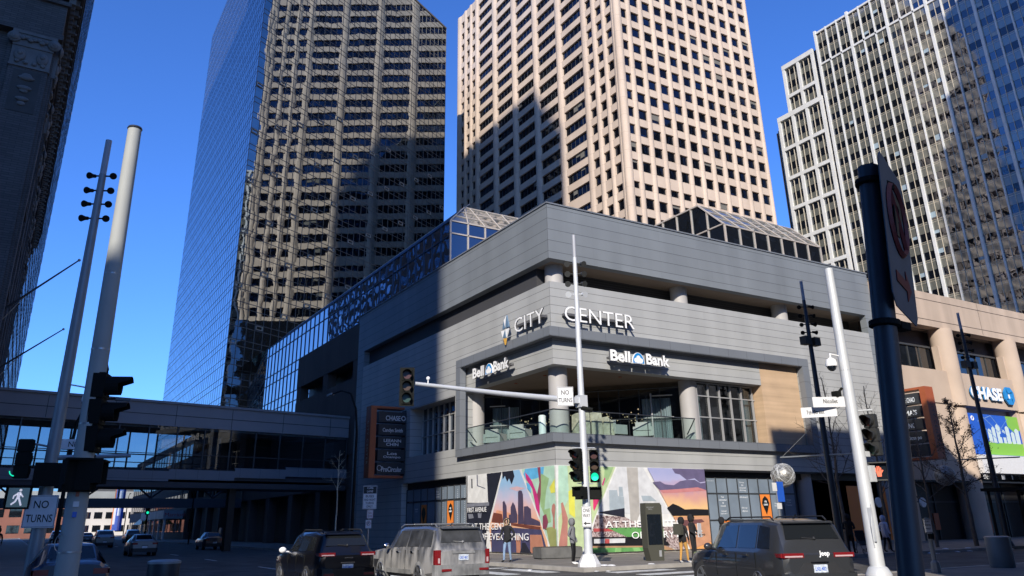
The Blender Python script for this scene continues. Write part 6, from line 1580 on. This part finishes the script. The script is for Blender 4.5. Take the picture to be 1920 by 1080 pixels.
# ------------------------------------------------------------------ trees
def tree(loc, h, label, seed, r0=.09, bark='bark', spread=.42, start=.28, leaves=0, lean=(0,0), group='bare young street trees', nlimb=15, twiglen=1.0):
    rs = random.Random(seed)
    e = empty('street_tree', loc, rs.uniform(0,6), label, 'tree', group)
    path = []; x = y = 0
    n = 10
    for i in range(n+1):
        t = i/n
        path.append(Vector((x+lean[0]*t*h, y+lean[1]*t*h, h*t))); x += rs.uniform(-.05,.05)*h*.12; y += rs.uniform(-.05,.05)*h*.12
    tb = MB().tube(path, [r0*(1-.88*i/n)+.004 for i in range(n+1)], 8)
    tw = MB(); lf = MB()
    def at(t):
        k = min(n-1, int(t*n)); f = t*n-k; return path[k].lerp(path[k+1], f)
    def twig(p, d, L, r, depth):
        pts = [p]; dd = d.copy()
        m = 4
        for i in range(m):
            dd = (dd+Vector((rs.gauss(0,.16),rs.gauss(0,.16),rs.gauss(.06,.12)))).normalized()
            pts.append(pts[-1]+dd*L/m)
        (tb if depth == 0 else tw).tube(pts, [r*(1-.75*i/m) for i in range(m+1)], 5 if depth == 0 else 3, caps=False)
        if depth < 2:
            for i in range(5 if depth == 0 else 3):
                k = rs.randint(1, m); q = pts[k]
                nd = (dd+Vector((rs.gauss(0,.6),rs.gauss(0,.6),rs.gauss(.1,.4)))).normalized()
                twig(q, nd, L*rs.uniform(.35,.6)*twiglen, r*.5, depth+1)
        if leaves and depth >= 1:
            for i in range(leaves):
                q = pts[rs.randint(1, m)]+Vector((rs.gauss(0,.07),rs.gauss(0,.07),rs.gauss(-.04,.06)))
                a = Vector((rs.gauss(0,1),rs.gauss(0,1),rs.gauss(0,1))).normalized()*rs.uniform(.025,.05); c = a.orthogonal().normalized()*rs.uniform(.02,.035)
                lf.add([q-a,q-c,q+a,q+c], [(0,1,2,3)])
    for i in range(nlimb):
        t = start+(1-start)*(i+rs.random()*.7)/nlimb
        a = i*2.4+rs.uniform(-.4,.4); up = .55+.5*t
        d = Vector((math.cos(a),math.sin(a),up)).normalized()
        L = h*spread*(1.05-t)*rs.uniform(.75,1.15)+.12
        twig(at(min(t,.99)), d, L, r0*.38*(1.1-t)+.006, 0)
    tb.build('trunk', M[bark], e, 60)
    tw.build('crown', M['twig'] if bark == 'bark' else M[bark], e)
    if leaves: tag(lf.build('leaves', M['leaf'], e), kind='stuff')
    return e
tree((12.3,-6.9,.13), 8.4, 'bare young tree in front of the grey wall, left of the white pole', 21, .11)
tree((16.0,-6.6,.13), 8.3, 'bare young tree between the white pole and the thick dark post', 5, .10)
tree((19.6,-6.9,.13), 7.2, 'thin bare tree directly right of the thick dark post', 9, .09)
tree((22.6,-7.28,.13), 7.9, 'young tree still holding dry brown leaves beside the bank banner', 14, .12, leaves=10, spread=.36)
tree((-4.3,19.9,.13), 6.4, 'crooked pale-barked leafless sapling in shade behind the black suv', 33, .06, 'birch', .34, .55, nlimb=7, lean=(.02,.02), group='')

# ------------------------------------------------------------------ people
def skin_mesh(name, joints, edges, parent, mats, pick, sub=1):
    me = bpy.data.meshes.new(name); me.from_pydata([j[0] for j in joints], edges, []); 
    o = bpy.data.objects.new(name, me); COL.objects.link(o)
    sm = o.modifiers.new('s','SKIN'); 
    if not me.skin_vertices: me.skin_vertices.new()
    sv = me.skin_vertices[0].data
    for i, j in enumerate(joints):
        r = j[1]; sv[i].radius = r if isinstance(r, tuple) else (r, r)
    sv[0].use_root = True
    sm.use_smooth_shade = True
    ss = o.modifiers.new('u','SUBSURF'); ss.levels = sub; ss.render_levels = sub
    dg = bpy.context.evaluated_depsgraph_get(); dg.update()
    m2 = bpy.data.meshes.new_from_object(o.evaluated_get(dg), depsgraph=dg)
    bpy.data.objects.remove(o); bpy.data.meshes.remove(me)
    m2.name = name; m2.materials.clear()
    for mm in mats: m2.materials.append(mm)
    for p in m2.polygons: p.material_index = pick(p.center); p.use_smooth = True
    o = bpy.data.objects.new(name, m2); COL.objects.link(o)
    if parent: o.parent = parent
    return o
def person(loc, rz, label, H=1.70, top='cloth_grey', legs='cloth_black', shoes='signblack', skin='skin', pose='stand', hood=True, hoodm=None, bulk=1.0, hem=.47, arms=('down','down'), extras=None, group=None):
    e = empty('person', loc, rz, label, 'person', group)
    s = H/1.75; J = []; E = []
    def j(p, r): J.append((tuple(Vector(p)*s), tuple(x*s for x in r) if isinstance(r, tuple) else r*s)); return len(J)-1
    def ln(a, b): E.append((a, b))
    B = bulk
    pel = j((0,0,.96),(.155*B,.115*B)); wa = j((0,.0,1.12),(.15*B,.11*B)); ch = j((0,.01,1.30),(.175*B,.125*B)); sh = j((0,.01,1.42),(.13*B,.095)); nk = j((0,0,1.50),(.058,.06)); 
    hd0 = j((0,-.01,1.575),(.078,.088)); hd = j((0,-.01,1.66),(.082,.10)); hd1 = j((0,0,1.73),(.05,.06))
    for a, b in ((pel,wa),(wa,ch),(ch,sh),(sh,nk),(nk,hd0),(hd0,hd),(hd,hd1)): ln(a, b)
    step = {'stand':(0,0),'walk':(.22,-.22),'stride':(.16,-.10)}[pose]
    for k, sd in enumerate((-1,1)):
        fy = -step[k]
        hip = j((sd*.09,0,.88),(.095*B,.10)); kn = j((sd*.10,fy*.5-.03,.50),(.062,.065)); an = j((sd*.10,fy+.02,.10),(.042,.045)); 
        ft = j((sd*.11,fy-.06,.045),(.042,.035)); to = j((sd*.12,fy-.17,.035),(.035,.025))
        for a, b in ((pel,hip),(hip,kn),(kn,an),(an,ft),(ft,to)): ln(a, b)
        mode = arms[k]
        sd_s = j((sd*.185*B,.01,1.40),(.068,.068))
        if mode == 'down': el = (sd*.25*B,.03,1.14); wr_ = (sd*.25*B,-.05,.91); hv = Vector((0,-.02,-1))
        elif mode == 'pocket': el = (sd*.30*B,.07,1.13); wr_ = (sd*.18*B,-.10,.97); hv = Vector((-sd*.6,-.3,-.7))
        elif mode == 'front': el = (sd*.25*B,.02,1.14); wr_ = (sd*.12,-.26,1.16); hv = Vector((-sd*.3,-.9,.1))
        elif mode == 'up': el = (sd*.30,-.05,1.55); wr_ = (sd*.22,-.12,1.78); hv = Vector((0,-.2,1))
        else: el = (sd*.25*B,-.05,1.15); wr_ = (sd*.22,-.30,1.02); hv = Vector((0,-1,-.1))
        elj = j(el,(.048*B,.05)); wrj = j(wr_,(.033,.036))
        hv.normalize(); pw = Vector(wr_)+hv*.08; pj = j(pw,(.038,.018))
        ln(sh, sd_s); ln(sd_s, elj); ln(elj, wrj); ln(wrj, pj)
        side = hv.cross(Vector((sd,0,0))); 
        side = Vector((0,1,0)) if side.length < .2 else side.normalized()
        for f, (o_, L) in enumerate(((-.03,.065),(-.01,.078),(.01,.072),(.028,.055))):
            b1 = pw+side*o_+hv*.03; b2 = b1+hv*L*.5; b3 = b2+(hv*.8+Vector((-sd*.5,0,0))).normalized()*L*.5
            q1 = j(b1,.0095); q2 = j(b2,.0088); q3 = j(b3,.0075); ln(pj, q1); ln(q1, q2); ln(q2, q3)
        t1 = Vector(wr_)+hv*.03+side*-.04; q1 = j(t1,.011); q2 = j(t1+hv*.03+side*-.012,.010); q3 = j(t1+hv*.06+side*-.012,.008); ln(wrj, q1); ln(q1, q2); ln(q2, q3)
    hemz = hem*1.75*s
    def pick(c):
        z = c.z/s
        if z < .095: return 3
        if z > 1.49 and abs(c.x) < .14*s: return 2
        ax = abs(c.x)/s
        if ax > .12 and (pose and True):
            for k, sd in enumerate((-1,1)):
                if c.x*sd > 0:
                    m_ = arms[k]
                    if m_ == 'down' and z < .90 and ax > .2*B: return 2
                    if m_ == 'front' and c.y < -.30*s: return 2
                    if m_ == 'up' and z > 1.80: return 2
                    if m_ == 'hold' and c.y < -.33*s: return 2
                    if m_ == 'pocket' and z < .90 and ax > .17*B and c.y < -.10: return 2
        return 0 if z > hem*1.75 else 1
    body = skin_mesh('body', J, E, e, [M[top], M[legs], M[skin], M[shoes]], pick, 1)
    hz = 1.655*s
    # face
    b = MB(); b.prism([(-.012*s,-.098*s,hz-.01*s),(.012*s,-.098*s,hz-.01*s),(.016*s,-.125*s,hz-.035*s),(-.016*s,-.125*s,hz-.035*s)], (0,.03*s,.004)); b.build('nose', M[skin], e)
    b = MB()
    for sd in (-1,1): b.sphere((sd*.03*s,-.092*s,hz+.004),.010*s,8)
    b.build('eyes', M['signblack'], e); MB().box(-.02*s,.02*s,-.103*s,-.09*s,hz-.062*s,hz-.054*s).build('mouth', mat('lips_'+str(len(J)), (.25,.10,.08), .6), e)
    if hood:
        hm_ = M[hoodm or top]
        b = MB(); n = 14; vs = []; fs = []
        for i in range(9):
            th = math.pi*i/8
            for k in range(n+1):
                ph = math.radians(-62+304*k/n)+0
                r = .122*s*(1+.06*(i < 3))
                x = r*math.sin(th)*math.cos(ph+math.pi*.0-math.pi*.0); 
                xx = r*math.sin(th)*math.cos(math.radians(-62)+math.radians(304)*k/n); yy = r*math.sin(th)*math.sin(math.radians(-62)+math.radians(304)*k/n)*1.12
                vs.append((xx, yy+.01*s, hz+.01*s+r*math.cos(th)*(1.12 if i < 4 else 1.5)))
        for i in range(8):
            for k in range(n): fs.append((i*(n+1)+k,i*(n+1)+k+1,(i+1)*(n+1)+k+1,(i+1)*(n+1)+k))
        b.add(vs, fs); o = b.build('hood', hm_, e, 60)
        sm = o.modifiers.new('so','SOLIDIFY'); sm.thickness = .012
    else:
        MB().sphere((0,.015*s,hz+.045*s),.102*s,14,0,(.92,1.05,.75)).build('hair', M[hoodm or 'hair'], e, 60)
    if extras: extras(e, s)
    return e
def backpack(mt):
    def f(e, s): MB().prism([(-.17,.14,1.02),(.17,.14,1.02),(.19,.14,1.2),(.15,.14,1.42),(-.15,.14,1.42),(-.19,.14,1.2)], (0,.17,0)).build('backpack', M[mt], e)
    return f
def furtrim(e, s): MB().tube([(.115*math.cos(a),-.06+.02*math.sin(a),1.60+.13*math.sin(a)) for a in [math.pi*k/8 for k in range(17)]], .028, 6).build('fur_trim', M['cloth_fur'], e)
zs = .13
person((-4.55,-2.82,zs), R(-60), 'man in black fur-hooded parka and light jeans beside the silver suv', 1.70, 'cloth_black', 'cloth_denim', 'signblack', pose='stride', bulk=1.12, hem=.45, arms=('hold','pocket'), extras=furtrim)
person((-3.75,-6.5,zs), R(35), 'person in grey hooded fleece, black leather trousers and white shoes by the signal pole', 1.64, 'cloth_grey', 'cloth_leather', 'shoewhite', 'skindk', hem=.46, bulk=1.08, arms=('pocket','pocket'))
person((-.3,-9.0,zs), R(100), 'person in black hoodie and mustard trousers with backpack, left of the graphite suv', 1.62, 'cloth_black', 'cloth_tan', 'shoewhite', 'skindk', pose='stride', hem=.47, bulk=1.1, arms=('down','hold'), extras=backpack('bagolive'))
def board(e, s): MB().prism([(-.30,-.40,.90),(.02,-.40,.90),(.04,-.40,1.42),(-.25,-.40,1.44)], (0,.02,0)).build('white_placard', M['signwhite'], e)
person((.9,-8.3,zs), R(20), 'person all in black holding a white placard behind the graphite suv', 1.72, 'cloth_black', 'cloth_black', 'signblack', 'skindk', arms=('hold','hold'), extras=board)
person((2.6,-8.3,zs), R(60), 'hooded person in black seen just over the bonnet of the graphite suv', 1.6, 'cloth_black', 'cloth_black', 'signblack', 'skindk', arms=('pocket','pocket'))
person((12.9,-8.6,zs), R(70), 'person in pale lilac hooded puffer coat and long dark skirt by the white pole', 1.58, 'cloth_white', 'cloth_black', 'signblack', 'skindk', pose='stride', bulk=1.3, hem=.40, arms=('down','pocket'))
person((10.35,-8.55,zs), R(120), 'person in black coat beside the pushchair, in shade behind the graphite suv', 1.66, 'cloth_black', 'cloth_black', 'signblack', 'skindk', pose='stride', bulk=1.1, arms=('front','front'))
person((19.0,-1.2,zs), R(10), 'distant person in dark top and jeans in the shaded doorway', 1.68, 'cloth_black', 'cloth_denim', 'signblack', hood=False)
person((-23.4,26,zs), R(0), 'dark silhouetted pedestrian on the far left pavement under the skyway', 1.7, 'cloth_black', 'cloth_black', 'signblack', 'skindk', pose='stride')
ps = empty('pushchair', (11.0,-8.75,zs), R(-30), 'black folding pushchair in shade behind the graphite suv', 'pushchair')
MB().prism([(-.22,-.2,.35),(.22,-.2,.35),(.22,.25,.5),(.22,.32,.95),(-.22,.32,.95),(-.22,.25,.5)], (0,.02,.04)).build('seat', M['cloth_black'], ps)
for sx_ in (-.25,.25):
    MB().tube([(sx_,-.45,.12),(sx_,.0,.5),(sx_,.55,1.02)], .015, 6).cyl((sx_,.1,.5),(sx_,.35,.12),.015,n=6).build('frame_tube', M['steel'], ps)
    for yy in (-.45,.35): MB().tube([(sx_,yy+.1*math.cos(a),.1+.1*math.sin(a)) for a in [math.pi*k/6 for k in range(13)]], .018, 5).build('wheel', M['tyre'], ps)
# ------------------------------------------------------------------ light, sky, camera
w = bpy.data.worlds.new('World'); scene.world = w; w.use_nodes = True
nt = w.node_tree; bg = nt.nodes['Background']
sky = nt.nodes.new('ShaderNodeTexSky'); sky.sky_type = 'NISHITA'; sky.sun_disc = False
SUN_AZ = 50.0; SUN_EL = 28.0     # azimuth the light travels towards, from +X to +Y
sky.sun_elevation = R(SUN_EL)
sx, sy = -math.cos(R(SUN_AZ)), -math.sin(R(SUN_AZ))
sky.sun_rotation = math.atan2(sx, sy)
sky.air_density = 1.0; sky.dust_density = .2; sky.ozone_density = 4.0; sky.altitude = 600
hv = nt.nodes.new('ShaderNodeMix'); hv.data_type = 'RGBA'; hv.blend_type = 'MULTIPLY'; hv.inputs[0].default_value = 1
hv.inputs[7].default_value = (.80,1.36,2.35,1)
nt.links.new(sky.outputs[0], hv.inputs[6]); nt.links.new(hv.outputs[2], bg.inputs[0]); bg.inputs[1].default_value = .09
sl = bpy.data.lights.new('sun', 'SUN'); sl.energy = 5.0; sl.angle = R(.53); sl.color = (1,.93,.83)
so = bpy.data.objects.new('sun', sl); COL.objects.link(so)
d = Vector((math.cos(R(SUN_AZ))*math.cos(R(SUN_EL)), math.sin(R(SUN_AZ))*math.cos(R(SUN_EL)), -math.sin(R(SUN_EL))))
so.rotation_euler = d.to_track_quat('-Z','Y').to_euler()
yaw, pitch, roll = 1.02823608, .353515033, -.0159503607
f_, cx_, cy_ = 1463.09335, 949.741819, 442.121439
cam = bpy.data.cameras.new('camera'); co = bpy.data.objects.new('camera', cam); COL.objects.link(co)
fw = Vector((math.cos(yaw)*math.cos(pitch), math.sin(yaw)*math.cos(pitch), math.sin(pitch)))
rg = Vector((math.sin(yaw), -math.cos(yaw), 0)); up = rg.cross(fw)
r2 = rg*math.cos(roll)+up*math.sin(roll); u2 = -rg*math.sin(roll)+up*math.cos(roll)
mw = Matrix(((r2.x,u2.x,-fw.x,-22.84),(r2.y,u2.y,-fw.y,-33.49),(r2.z,u2.z,-fw.z,1.65),(0,0,0,1)))
co.matrix_world = mw
cam.sensor_width = 36; cam.lens = f_/1920*36
cam.shift_x = -(cx_-960)/1920; cam.shift_y = (cy_-540)/1920
cam.clip_start = .1; cam.clip_end = 3000
scene.camera = co
vs = scene.view_settings; vs.view_transform = 'Standard'; vs.look = 'None'; vs.gamma = 1; vs.exposure = .2
scene.render.film_transparent = False
